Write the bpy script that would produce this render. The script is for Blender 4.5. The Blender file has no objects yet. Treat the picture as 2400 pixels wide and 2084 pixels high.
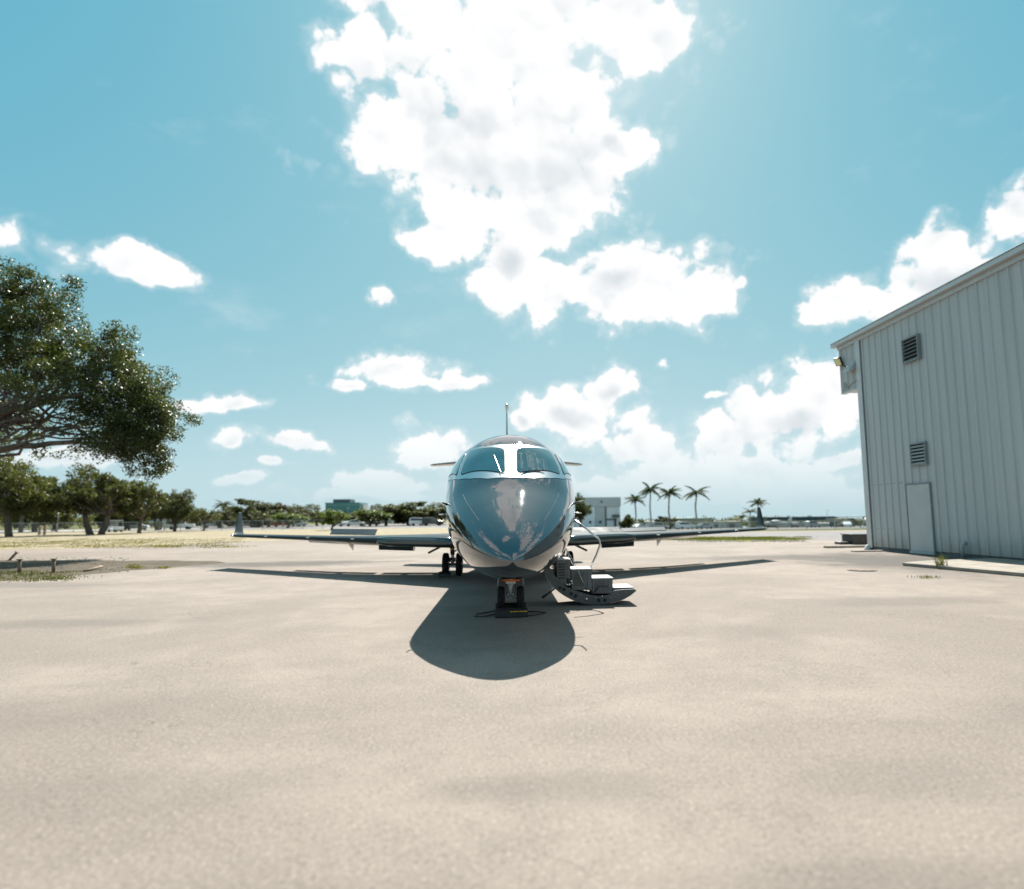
import bpy, bmesh, math, random
import numpy as np
from mathutils import Vector, Matrix

scene = bpy.context.scene
COL = scene.collection
rad = math.radians

# ------------------------------------------------------------------ camera
F_PX, CX, CY, PITCH, ROLL, YAW, HCAM = 1500.0, 1294.6, 1042.0, .112, -.011, .075, 1.68
_F = Vector((math.sin(YAW) * math.cos(PITCH), math.cos(YAW) * math.cos(PITCH), math.sin(PITCH)))
_R0 = Vector((math.cos(YAW), -math.sin(YAW), 0)); _U0 = _R0.cross(_F)
_R = math.cos(ROLL) * _R0 + math.sin(ROLL) * _U0
_U = -math.sin(ROLL) * _R0 + math.cos(ROLL) * _U0
cam_d = bpy.data.cameras.new('camera')
cam = bpy.data.objects.new('camera', cam_d); COL.objects.link(cam)
m = Matrix((_R, _U, -_F)).transposed().to_4x4(); m.translation = (0, 0, HCAM)
cam.matrix_world = m
cam_d.sensor_width = 36; cam_d.lens = F_PX / 2400 * 36
cam_d.shift_x = (1200 - CX) / 2400; cam_d.shift_y = 0
cam_d.clip_start = .05; cam_d.clip_end = 6000
cam_d.dof.use_dof = True; cam_d.dof.focus_distance = 11.2; cam_d.dof.aperture_fstop = .62
cam_d.dof.aperture_blades = 0
scene.camera = cam


def ray(x, y):
    return _F + _R * ((x - CX) / F_PX) - _U * ((y - CY) / F_PX)


def gp(x, y, z=0.0):                       # photo pixel -> point on the ground
    r = ray(x, y); t = (z - HCAM) / r.z
    return Vector((r.x * t, r.y * t, z))


def aty(x, y, Y):                          # photo pixel -> point at distance Y
    r = ray(x, y); t = Y / r.y
    return Vector((r.x * t, Y, HCAM + r.z * t))


# ------------------------------------------------------------------ light
SUN_DIR = Vector((.125, 1.0, 1.0)).normalized()
SUN_EL = math.asin(SUN_DIR.z); SUN_AZ = math.atan2(SUN_DIR.x, SUN_DIR.y)
sun_d = bpy.data.lights.new('sun', 'SUN'); sun_d.energy = 4.9; sun_d.angle = rad(.53); sun_d.color = (1, .95, .87)
sun = bpy.data.objects.new('sun', sun_d); COL.objects.link(sun)
sun.rotation_euler = SUN_DIR.to_track_quat('Z', 'Y').to_euler(); sun.location = (10, 40, 60)

scene.view_settings.view_transform = 'Standard'; scene.view_settings.look = 'None'
scene.view_settings.exposure = 1.25; scene.view_settings.gamma = 1.0
scene.view_settings.use_curve_mapping = False
scene.render.engine = 'CYCLES'
scene.cycles.use_denoising = True
try:
    scene.cycles.denoiser = 'OPENIMAGEDENOISE'
except Exception:
    pass
scene.cycles.max_bounces = 6; scene.cycles.diffuse_bounces = 3; scene.cycles.transparent_max_bounces = 12
scene.cycles.sample_clamp_indirect = 8; scene.cycles.caustics_reflective = False

# ------------------------------------------------------------------ sky
world = bpy.data.worlds.new('World'); scene.world = world; world.use_nodes = True
world.cycles.sampling_method = 'MANUAL'; world.cycles.sample_map_resolution = 512


def build_world():
    nt = world.node_tree; N = nt.nodes; L = nt.links; N.clear()
    def nd(t, **k):
        n = N.new(t)
        for a, b in k.items(): setattr(n, a, b)
        return n
    def mth(op, a, b=None, c=None, clamp=False):
        n = nd('ShaderNodeMath', operation=op, use_clamp=clamp)
        for i, v in enumerate((a, b, c)):
            if v is None: continue
            if isinstance(v, (int, float)): n.inputs[i].default_value = v
            else: L.new(v, n.inputs[i])
        return n.outputs[0]
    def vm(op, a, b=None, c=None, out=0):
        n = nd('ShaderNodeVectorMath', operation=op)
        for i, v in enumerate((a, b, c)):
            if v is None: continue
            if isinstance(v, (tuple, list, Vector)): n.inputs[i].default_value = tuple(v)
            else: L.new(v, n.inputs[i])
        return n.outputs[out]
    def ramp(v, a, b, lo=0.0, hi=1.0):
        n = nd('ShaderNodeMapRange', interpolation_type='SMOOTHSTEP')
        L.new(v, n.inputs[0]); n.inputs[1].default_value = a; n.inputs[2].default_value = b
        n.inputs[3].default_value = lo; n.inputs[4].default_value = hi
        return n.outputs[0]
    def mix(f, a, b, mode='MIX'):
        n = nd('ShaderNodeMix', data_type='RGBA', blend_type=mode)
        if isinstance(f, float): n.inputs[0].default_value = f
        else: L.new(f, n.inputs[0])
        for i, v in ((6, a), (7, b)):
            if isinstance(v, tuple): n.inputs[i].default_value = v
            else: L.new(v, n.inputs[i])
        return n.outputs[2]
    tc = nd('ShaderNodeTexCoord'); d = vm('NORMALIZE', tc.outputs['Generated'])
    sp = nd('ShaderNodeSeparateXYZ'); L.new(d, sp.inputs[0])
    az = mth('ARCTAN2', sp.outputs[0], sp.outputs[1]); el = mth('ARCSINE', sp.outputs[2])
    cu = nd('ShaderNodeCombineXYZ'); L.new(az, cu.inputs[0]); L.new(el, cu.inputs[1])
    # billowing edge: warp the lookup by noise
    wn = nd('ShaderNodeTexNoise', noise_dimensions='3D'); wn.inputs['Scale'].default_value = 9; wn.inputs['Detail'].default_value = 5
    L.new(d, wn.inputs['Vector'])
    warp = vm('MULTIPLY', vm('SUBTRACT', wn.outputs['Color'], (.5, .5, .5)), (.11, .075, 0))
    uv = vm('ADD', cu.outputs[0], warp)
    # (px, py, rx, ry) in the 2064-wide view of the photograph: a direction and an angular size each
    cl = [(960, 320, 235, 150), (860, 290, 135, 110), (1110, 340, 165, 130), (1050, 60, 290, 130), (890, 20, 170, 60),
          (1260, 40, 120, 80), (725, 115, 95, 62), (715, 5, 60, 36), (1320, 60, 60, 60), (1130, 190, 110, 90), (1240, 300, 95, 50),
          (890, 475, 110, 45), (1020, 545, 72, 80), (1250, 575, 190, 72), (1390, 595, 95, 62), (1120, 590, 70, 70), (1080, 440, 110, 70),
          (262, 534, 98, 28), (-8, 474, 34, 28), (770, 602, 24, 20),
          (790, 752, 110, 32), (690, 785, 42, 15), (890, 768, 85, 13), (445, 810, 80, 15), (455, 885, 42, 24), (585, 900, 52, 15),
          (497, 971, 36, 10), (545, 945, 30, 8), (775, 972, 95, 20), (875, 900, 62, 36), (1175, 840, 105, 55), (1232, 775, 50, 48),
          (1060, 860, 32, 20), (1290, 905, 80, 44), (1450, 960, 270, 52), (1480, 880, 95, 58), (1590, 850, 90, 75), (1660, 790, 95, 75),
          (1350, 960, 160, 50), (1690, 925, 62, 18), (1650, 1000, 200, 25), (1345, 728, 21, 12), (1450, 797, 26, 8), (1690, 612, 95, 36),
          (1905, 562, 92, 58), (1885, 495, 46, 44), (2046, 425, 55, 42), (1490, 575, 15, 15),
          (1200, 985, 150, 26), (700, 1000, 150, 14), (150, 925, 110, 16)]
    ell = []
    for (x, y, a, b) in cl:
        r = ray(x * 1.1628, y * 1.1628).normalized()
        ell.append((math.atan2(r.x, r.y), math.asin(r.z), a * 1.1628 / F_PX, b * 1.1628 / F_PX))
    rnd = random.Random(11)                # the same kind of fair-weather clouds all round
    for i in range(18):
        a0 = rnd.uniform(1.05, 2 * math.pi - .95)
        if a0 > math.pi: a0 -= 2 * math.pi
        e0 = rnd.choice((rnd.uniform(.06, .3), rnd.uniform(.25, .75), rnd.uniform(.5, 1.3)))
        s = .05 + .17 * e0 + rnd.uniform(0, .07)
        ell.append((a0, e0, s * rnd.uniform(1.0, 2.0) / max(.35, math.cos(e0)), s * rnd.uniform(.45, .7)))
    for a0, e0, s1, s2 in ((.0, .92, .2, .12), (-.5, 1.2, .4, .07)):
        ell.append((a0, e0, s1, s2))
    cur = None
    for (u0, v0, a, b) in ell:
        q = vm('MULTIPLY_ADD', uv, (1 / a, 1 / b, 0), (-u0 / a, -v0 / b, 0))
        r = vm('LENGTH', q, out=1)
        cur = r if cur is None else mth('SMOOTH_MIN', cur, r, .22)
    s = mth('SUBTRACT', 1.0, cur)
    def fbm(vec, scale, detail, rough=.56):
        n = nd('ShaderNodeTexNoise', noise_dimensions='3D'); n.inputs['Scale'].default_value = scale
        n.inputs['Detail'].default_value = detail; n.inputs['Roughness'].default_value = rough
        L.new(vec, n.inputs['Vector']); return n.outputs[0]
    n1 = fbm(d, 15, 9, .58)
    # rounded cauliflower lobes at three sizes
    wv = nd('ShaderNodeTexNoise', noise_dimensions='3D'); wv.inputs['Scale'].default_value = 26; wv.inputs['Detail'].default_value = 4
    L.new(d, wv.inputs['Vector'])
    dw = vm('ADD', d, vm('MULTIPLY', vm('SUBTRACT', wv.outputs['Color'], (.5, .5, .5)), (.035, .035, .035)))
    du = vm('ADD', dw, (.004, .0, .016))
    def puff(vec, sc):
        n = nd('ShaderNodeTexVoronoi', feature='F1', voronoi_dimensions='3D'); n.inputs['Scale'].default_value = sc
        L.new(vec, n.inputs['Vector']); return n.outputs['Distance']
    p1 = puff(dw, 17); p2 = puff(dw, 40); p3 = puff(dw, 95)
    q1 = puff(du, 17); q2 = puff(du, 40)
    P = mth('ADD', mth('MULTIPLY', mth('SUBTRACT', .5, p1), .62), mth('MULTIPLY', mth('SUBTRACT', .5, p2), .38))
    Q = mth('SUBTRACT', q1, p1); Q = mth('ADD', mth('MULTIPLY', Q, .62), mth('MULTIPLY', mth('SUBTRACT', q2, p2), .14))
    D = mth('ADD', mth('MULTIPLY', mth('ADD', s, .09), .85), mth('MULTIPLY', mth('SUBTRACT', n1, .5), 1.35))
    D = mth('ADD', D, mth('ADD', P, mth('MULTIPLY', mth('SUBTRACT', .5, p3), .16)))
    body = ramp(D, .0, .26)
    fringe = mth('MULTIPLY', ramp(D, -.28, .22), .30)
    alpha = mth('MAXIMUM', body, fringe)
    thin = fbm(d, 5, 4)
    wisp = mth('MULTIPLY', ramp(fbm(vm('MULTIPLY', d, (1, 1, 2.2)), 7, 9, .62), .55, .95), .30)
    low = ramp(el, -.02, .16, .75, 0.0)      # pale distant air towards the horizon
    alpha = mth('MAXIMUM', alpha, wisp)
    alpha = mth('MULTIPLY', alpha, ramp(el, -.01, .14, .0, 1.0))
    # shading: lobes bright on their sunward rim, soft grey in the thick parts
    lit = mth('ADD', .62, mth('MULTIPLY', Q, .85))
    lit = mth('ADD', lit, mth('MULTIPLY', mth('SUBTRACT', n1, .5), .25))
    deep = mth('MULTIPLY', ramp(s, .35, .85), ramp(thin, .46, .60))
    lit = mth('SUBTRACT', lit, mth('MULTIPLY', deep, .30))
    lit = ramp(lit, .0, .72)
    ccol = mix(lit, (.68, .74, .78, 1), (1.03, 1.03, 1.03, 1))
    # sky
    sky = nd('ShaderNodeTexSky', sky_type='NISHITA', sun_disc=False)
    sky.sun_elevation = SUN_EL; sky.sun_rotation = SUN_AZ; sky.air_density = 1.0; sky.dust_density = .6; sky.ozone_density = 1.0
    bg = nd('ShaderNodeBackground'); bg.inputs[1].default_value = .05
    lum = nd('ShaderNodeRGBToBW'); L.new(sky.outputs[0], lum.inputs[0])
    cr = nd('ShaderNodeValToRGB'); L.new(mth('MULTIPLY', lum.outputs[0], .05), cr.inputs[0])
    e = cr.color_ramp.elements
    for i, (p_, c_) in enumerate(((.05, (.085, .40, .57)), (.15, (.155, .475, .625)), (.28, (.33, .61, .70)), (.5, (.62, .80, .85)), (.85, (1.0, 1.02, 1.0)))):
        q = e[i] if i < 2 else e.new(p_)
        q.position = p_; q.color = (*c_, 1)
    skyc = mix(1.0, cr.outputs[0], (8.3, 8.3, 8.3, 1), 'MULTIPLY')
    skyc = mix(low, skyc, (4.6, 6.0, 6.4, 1))
    cl10 = mix(1.0, ccol, (8.5, 8.5, 8.5, 1), 'MULTIPLY')
    colr = mix(alpha, skyc, cl10)
    L.new(colr, bg.inputs[0])
    o = nd('ShaderNodeOutputWorld'); L.new(bg.outputs[0], o.inputs[0])


build_world()

# ------------------------------------------------------------------ materials
MATS = {}


class NT:
    def __init__(self, name):
        self.m = bpy.data.materials.new(name); self.m.use_nodes = True
        self.t = self.m.node_tree; self.b = self.t.nodes['Principled BSDF']; self.o = self.t.nodes['Material Output']
    def n(self, t, **k):
        x = self.t.nodes.new(t)
        for a, v in k.items(): setattr(x, a, v)
        return x
    def l(self, a, b): self.t.links.new(a, b)
    def pos(self, obj=False):
        if obj: return self.n('ShaderNodeTexCoord').outputs['Object']
        return self.n('ShaderNodeNewGeometry').outputs['Position']
    def scale(self, v, s):
        x = self.n('ShaderNodeVectorMath', operation='MULTIPLY'); self.l(v, x.inputs[0]); x.inputs[1].default_value = s; return x.outputs[0]
    def noise(self, v, s, d=4, r=.55, dist=0):
        x = self.n('ShaderNodeTexNoise'); x.inputs['Scale'].default_value = s; x.inputs['Detail'].default_value = d
        x.inputs['Roughness'].default_value = r; x.inputs['Distortion'].default_value = dist; self.l(v, x.inputs['Vector']); return x.outputs[0]
    def rng(self, v, a, b, lo=0.0, hi=1.0):
        x = self.n('ShaderNodeMapRange', interpolation_type='SMOOTHSTEP'); self.l(v, x.inputs[0])
        for i, q in enumerate((a, b, lo, hi)): x.inputs[i + 1].default_value = q
        return x.outputs[0]
    def math(self, op, a, b=None):
        x = self.n('ShaderNodeMath', operation=op)
        for i, v in enumerate((a, b)):
            if v is None: continue
            if isinstance(v, (int, float)): x.inputs[i].default_value = v
            else: self.l(v, x.inputs[i])
        return x.outputs[0]
    def mix(self, f, a, b, mode='MIX'):
        x = self.n('ShaderNodeMix', data_type='RGBA', blend_type=mode)
        if isinstance(f, float): x.inputs[0].default_value = f
        else: self.l(f, x.inputs[0])
        for i, v in ((6, a), (7, b)):
            if isinstance(v, tuple): x.inputs[i].default_value = v if len(v) == 4 else (*v, 1)
            else: self.l(v, x.inputs[i])
        return x.outputs[2]
    def bump(self, h, st=.3, dist=.01):
        x = self.n('ShaderNodeBump'); x.inputs['Strength'].default_value = st; x.inputs['Distance'].default_value = dist
        self.l(h, x.inputs['Height']); self.l(x.outputs[0], self.b.inputs['Normal'])
    def set(self, **k):
        for a, v in k.items():
            i = self.b.inputs[a.replace('_', ' ')]
            if isinstance(v, tuple): i.default_value = (*v, 1) if len(v) == 3 else v
            elif isinstance(v, (int, float)): i.default_value = v
            else: self.l(v, i)
        return self


def mat(name, col, rough=.5, metal=0.0, spec=.5, var=.12, vs=3.0, bump=0.0, bs=60.0, coat=0.0):
    """procedural paint / rubber / metal with slight uneven tone and wear"""
    if name in MATS: return MATS[name]
    q = NT(name); p = q.pos()
    nz = q.noise(p, vs, 6, .6)
    c = q.mix(q.rng(nz, .3, .7), tuple(x * (1 - var) for x in col), tuple(min(1, x * (1 + var)) for x in col))
    q.set(Base_Color=c, Metallic=metal, Specular_IOR_Level=spec, Coat_Weight=coat)
    r = q.rng(q.noise(p, vs * 2.3, 5), .3, .7, max(.02, rough * .85), min(1, rough * 1.2)); q.set(Roughness=r)
    if bump: q.bump(q.noise(p, bs, 4), bump, .01)
    MATS[name] = q.m; return q.m


def apron_mat():
    q = NT('apron_concrete'); p = q.pos()
    big = q.noise(p, .16, 6, .62, .6); mid = q.noise(p, 1.1, 7, .68); fine = q.noise(p, 34, 5, .7); grit = q.noise(p, 120, 3, .75)
    streak = q.noise(q.scale(p, (.10, .55, 1)), 1.0, 6, .62, .5)
    c = q.mix(q.rng(big, .38, .60), (.162, .136, .118), (.248, .210, .182))
    c = q.mix(q.rng(mid, .38, .66, 0, .65), c, (.155, .132, .116))
    c = q.mix(q.rng(streak, .52, .76, 0, .35), c, (.125, .107, .095))
    spk = q.noise(p, 38, 3, .85)
    c = q.mix(q.rng(spk, .30, .46, .85, 0.0), c, (.045, .038, .033)); c = q.mix(q.rng(spk, .56, .68, 0, .8), c, (.41, .35, .305))
    c = q.mix(q.rng(fine, .3, .7, 0.0, .45), c, (.30, .258, .218))
    c = q.mix(q.rng(grit, .52, .72, 0, .5), c, (.066, .056, .048))
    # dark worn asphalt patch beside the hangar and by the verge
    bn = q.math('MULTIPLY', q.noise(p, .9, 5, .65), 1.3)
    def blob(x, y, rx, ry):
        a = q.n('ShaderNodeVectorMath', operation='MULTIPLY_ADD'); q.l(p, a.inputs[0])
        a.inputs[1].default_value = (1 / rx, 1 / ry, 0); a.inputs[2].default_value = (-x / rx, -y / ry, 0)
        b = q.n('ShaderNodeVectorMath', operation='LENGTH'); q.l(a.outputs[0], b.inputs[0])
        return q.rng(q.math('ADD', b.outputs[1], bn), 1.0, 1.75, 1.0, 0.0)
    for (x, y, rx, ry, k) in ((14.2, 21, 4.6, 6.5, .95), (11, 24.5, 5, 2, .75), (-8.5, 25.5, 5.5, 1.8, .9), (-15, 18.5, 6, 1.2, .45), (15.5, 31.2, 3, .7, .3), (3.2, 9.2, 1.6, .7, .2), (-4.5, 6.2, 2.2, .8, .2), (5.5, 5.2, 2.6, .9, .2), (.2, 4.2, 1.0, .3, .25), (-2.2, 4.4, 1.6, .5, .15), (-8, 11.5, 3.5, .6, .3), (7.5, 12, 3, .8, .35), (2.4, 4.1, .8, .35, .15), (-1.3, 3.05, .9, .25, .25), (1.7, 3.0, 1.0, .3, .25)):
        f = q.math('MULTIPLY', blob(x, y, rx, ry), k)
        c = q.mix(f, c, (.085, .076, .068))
    # crazed cracks
    w = q.n('ShaderNodeVectorMath', operation='ADD'); q.l(p, w.inputs[0])
    nn = q.n('ShaderNodeTexNoise'); nn.inputs['Scale'].default_value = 2.2; nn.inputs['Detail'].default_value = 6; q.l(p, nn.inputs['Vector'])
    q.l(q.scale(nn.outputs['Color'], (.5, .5, 0)), w.inputs[1])
    flat = q.scale(w.outputs[0], (1, 1, 0))
    def cr(sc, wd):
        v = q.n('ShaderNodeTexVoronoi', feature='DISTANCE_TO_EDGE'); v.inputs['Scale'].default_value = sc; q.l(flat, v.inputs['Vector'])
        return q.rng(v.outputs['Distance'], wd * .3, wd, 1.0, 0.0)
    k1 = q.math('MULTIPLY', cr(3.6, .013), q.rng(q.noise(p, .45, 4), .50, .66))
    k2 = q.math('MULTIPLY', cr(1.1, .004), q.rng(q.noise(p, .3, 4), .52, .62))
    k = q.math('MAXIMUM', k1, k2)
    c = q.mix(q.math('MULTIPLY', k, .42), c, (.05, .045, .04))
    # a sealed straight seam across the slab
    sx = q.n('ShaderNodeSeparateXYZ'); q.l(p, sx.inputs[0])
    seam = q.math('ADD', sx.outputs[1], q.math('MULTIPLY', q.noise(p, .8, 4), .12))
    seam = q.math('ABSOLUTE', q.math('SUBTRACT', q.math('MODULO', q.math('ADD', seam, 1.35), 7.6), 1.0), None)
    c = q.mix(q.rng(seam, .008, .03, .35, 0.0), c, (.18, .16, .14))
    q.set(Base_Color=c, Roughness=.92, Specular_IOR_Level=.2)
    h = q.math('ADD', q.math('MULTIPLY', fine, .5), q.math('MULTIPLY', grit, .6))
    h = q.math('SUBTRACT', h, q.math('MULTIPLY', k, .8))
    q.bump(h, .55, .008)
    return q.m


def ground_mat(name, cols, s1=.25, s2=3.0, spec=.1):
    q = NT(name); p = q.pos()
    a = q.noise(p, s1, 6, .62, .4); b = q.noise(p, s2, 6, .65); f = q.noise(p, s2 * 9, 4, .7)
    c = q.mix(q.rng(a, .38, .62), cols[0], cols[1]); c = q.mix(q.rng(b, .42, .68), c, cols[2])
    c = q.mix(q.rng(f, .35, .7, 0, .5), c, tuple(x * .55 for x in cols[0]))
    q.set(Base_Color=c, Roughness=.95, Specular_IOR_Level=spec); q.bump(f, .6, .03)
    return q.m


def leaf_mat(name, c0, c1, c2, spec=.5, rough=.32, trans=.35):
    q = NT(name); g = q.n('ShaderNodeNewGeometry')
    oi = q.n('ShaderNodeObjectInfo')
    p = g.outputs['Position']
    a = q.noise(p, .55, 3); b = q.noise(p, 6.0, 2)
    c = q.mix(q.rng(a, .35, .65), c0, c1); c = q.mix(q.rng(b, .56, .74, 0, .8), c, c2)
    c = q.mix(q.math('MULTIPLY', oi.outputs['Random'], .5), c, tuple(x * .7 for x in c0))
    q.set(Base_Color=c, Roughness=rough, Specular_IOR_Level=spec)
    tr = q.n('ShaderNodeBsdfTranslucent'); q.l(q.mix(1.0, c, (1.6, 1.7, .8), 'MULTIPLY'), tr.inputs[0])
    ms = q.n('ShaderNodeMixShader'); ms.inputs[0].default_value = trans
    q.l(q.b.outputs[0], ms.inputs[1]); q.l(tr.outputs[0], ms.inputs[2]); q.l(ms.outputs[0], q.o.inputs[0])
    return q.m


def paint_mat(name, col, metal=.9, rough=.05):
    """mirror-polished aircraft paint"""
    q = NT(name); p = q.pos()
    nz = q.noise(p, 1.6, 4); fl = q.noise(p, 400, 2)
    c = q.mix(q.rng(nz, .3, .7), tuple(x * .94 for x in col), tuple(x * 1.05 for x in col))
    r = q.rng(q.noise(p, 2.5, 6, .65), .3, .75, rough * .7, rough * 1.5)
    q.set(Base_Color=c, Metallic=metal, Roughness=r, Coat_Weight=.6, Coat_Roughness=.02)
    wv = q.noise(p, 1.1, 3)
    q.bump(wv, .025, .02)
    return q.m


M_PAINT = paint_mat('slate_blue_paint', (.125, .135, .142), .9, .022)
M_PAINT_DK = paint_mat('dark_teal_paint', (.045, .065, .07), .75, .12)
M_PAINT_W = mat('slate_wing_paint', (.028, .048, .058), .5, 0.0, spec=.05, var=.06, vs=1.5)
M_ALU = mat('polished_aluminium', (.62, .63, .64), .22, 1.0, var=.05, vs=40)
M_STEEL = mat('bare_steel', (.62, .62, .60), .25, 1.0, var=.15, vs=12)
M_GUN = mat('gunmetal_panel', (.07, .08, .085), .42, .35, var=.12, vs=5)
M_GUN2 = mat('grey_step_panel', (.115, .125, .13), .5, .1, var=.12, vs=5)
M_BLACK = mat('black_plastic', (.012, .013, .014), .5, 0, var=.3)
M_RUBBER = mat('tyre_rubber', (.012, .012, .013), .75, 0, spec=.3, var=.25, vs=8, bump=.15, bs=90)
M_TREAD = mat('pale_step_tread', (.42, .42, .41), .7, 0, var=.06, vs=20)
M_ORANGE = mat('orange_bay_paint', (.75, .16, .015), .45, 0)
M_YELLOW = mat('yellow_stripe_paint', (.75, .42, .02), .5, 0, var=.35, vs=22)
M_CREAM = mat('cream_gear_paint', (.62, .60, .54), .4, 0)
M_WALL = None


def hangar_mat():
    q = NT('pale_blue_metal_siding'); p = q.pos()
    st = q.noise(q.scale(p, (1, 3.5, .14)), 1.0, 6, .65); sp_ = q.noise(p, 5, 6, .7)
    c = q.mix(q.rng(st, .35, .7), (.45, .48, .487), (.395, .425, .432))
    c = q.mix(q.rng(sp_, .68, .8, 0, .5), c, (.36, .36, .33))
    sx = q.n('ShaderNodeSeparateXYZ'); q.l(p, sx.inputs[0])
    grime = q.rng(q.math('ADD', sx.outputs[2], q.math('MULTIPLY', q.noise(q.scale(p, (1, 2.2, .5)), 1.6, 6, .7), -1.5)), -.75, .25, .55, 0.0)
    c = q.mix(grime, c, (.24, .215, .18))
    rs = q.math('MULTIPLY', q.rng(q.noise(q.scale(p, (1, 9, .25)), 1.0, 5, .7), .64, .76), q.rng(q.noise(p, .7, 3), .5, .62))
    c = q.mix(q.math('MULTIPLY', rs, .4), c, (.27, .20, .14))
    q.set(Base_Color=c, Roughness=.45, Specular_IOR_Level=.4, Metallic=0.0); q.bump(q.noise(p, 2.2, 4), .3, .03)
    return q.m


M_WALL = hangar_mat()
M_TRIM = mat('pale_trim_metal', (.50, .52, .52), .35, .2, var=.06)
M_LOUV = mat('louvre_metal', (.22, .25, .255), .5, .1, var=.1)
M_DARK = mat('dark_void', (.015, .018, .018), .9, 0)
M_DOOR = mat('door_paint', (.45, .475, .48), .5, 0, var=.05, vs=1.2)
M_SLAB = mat('concrete_slab', (.27, .24, .205), .9, 0, var=.16, vs=1.5, bump=.3, bs=40, spec=.2)
M_KERB = mat('weathered_concrete', (.20, .18, .155), .95, 0, var=.25, vs=2, bump=.4, bs=30, spec=.2)
M_RUST = mat('rusty_steel', (.17, .12, .085), .85, 0, var=.35, vs=9, bump=.3, bs=50)
M_BARK = mat('oak_bark', (.13, .105, .085), .95, 0, var=.35, vs=6, bump=.9, bs=14, spec=.15)
M_PALMBARK = mat('palm_trunk_bark', (.30, .28, .24), .9, 0, var=.2, vs=4, bump=.4, bs=12, spec=.2)
M_LEAF = leaf_mat('oak_leaves', (.044, .056, .018), (.070, .084, .024), (.14, .15, .035), .38, .42)
M_LEAF2 = leaf_mat('far_oak_leaves', (.060, .066, .024), (.082, .088, .030), (.11, .115, .035), .25, .55)
M_LEAF3 = leaf_mat('light_green_leaves', (.085, .12, .03), (.12, .16, .035), (.17, .20, .05), .3, .5)
M_FROND = leaf_mat('palm_fronds', (.04, .065, .03), (.055, .08, .032), (.09, .11, .045), .15, .7, .2)
M_GRASSB = leaf_mat('grass_blades', (.13, .12, .035), (.22, .18, .08), (.28, .22, .10), .2, .6, .3)
M_GRASSG = leaf_mat('green_grass_blades', (.075, .085, .02), (.12, .125, .03), (.20, .17, .06), .2, .6, .3)
M_APRON = apron_mat()
M_FIELD = ground_mat('dry_grass_field', ((.28, .235, .165), (.37, .315, .235), (.20, .175, .085)), .22, 1.3)
M_FARG = ground_mat('far_grass', ((.10, .11, .035), (.16, .145, .06), (.075, .09, .025)), .06, .5)
M_ISLE = ground_mat('green_verge', ((.13, .135, .025), (.17, .16, .04), (.095, .11, .02)), .5, 3)
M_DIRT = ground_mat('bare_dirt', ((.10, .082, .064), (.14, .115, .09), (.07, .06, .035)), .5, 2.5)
M_ROAD = ground_mat('pale_road', ((.33, .31, .285), (.37, .35, .32), (.30, .28, .26)), .2, 2)
M_TAXI = ground_mat('grey_taxiway', ((.215, .205, .20), (.24, .23, .225), (.19, .18, .175)), .12, 1)
M_FARAPR = ground_mat('far_grey_tarmac', ((.15, .15, .145), (.18, .175, .17), (.11, .12, .09)), .05, .6)
M_WHITE = mat('white_render', (.52, .53, .525), .6, 0, var=.04, vs=.6)
M_GREYW = mat('grey_fascia', (.34, .36, .365), .6, 0, var=.05, vs=.6)
M_BRIGHT = mat('bright_white_wall', (.80, .81, .81), .6, 0, var=.03, vs=.6)
M_GLASS = mat('building_glass', (.03, .05, .055), .06, 0, var=.1, spec=.8)
M_TEALG = mat('teal_curtain_glass', (.07, .20, .20), .1, .3, var=.1, vs=.05)
M_TEALD = mat('teal_spandrel', (.16, .30, .29), .4, 0, var=.08, vs=.05)
M_TAN = mat('tan_wall', (.34, .30, .26), .8, 0, var=.08, vs=.2)
M_BLUEW = mat('blue_metal_wall', (.025, .06, .085), .6, 0, var=.1, vs=.2)
M_ROOFG = mat('grey_roof', (.24, .24, .235), .7, 0, var=.08, vs=.2)
M_WOOD = mat('weathered_pole_wood', (.26, .22, .18), .9, 0, var=.2)
M_GALV = mat('galvanised_steel', (.42, .44, .44), .5, .6, var=.15)
M_SHADE_GREY = mat('dark_grey_and_gap_shade', (.10, .12, .125), .7, 0, var=.2)  # dark grey parts, and the painted shade at the hangar wall foot


def pane_mat():
    q = NT('cockpit_glass'); p = q.pos()
    c = q.mix(q.rng(q.noise(p, 1.4, 2), .4, .65), (.035, .13, .15), (.06, .19, .21))
    q.set(Base_Color=c, Roughness=.03, Specular_IOR_Level=1.0, Metallic=.75, Coat_Weight=1.0, Coat_Roughness=.01, IOR=1.6)
    return q.m


M_PANE = pane_mat()


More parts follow.
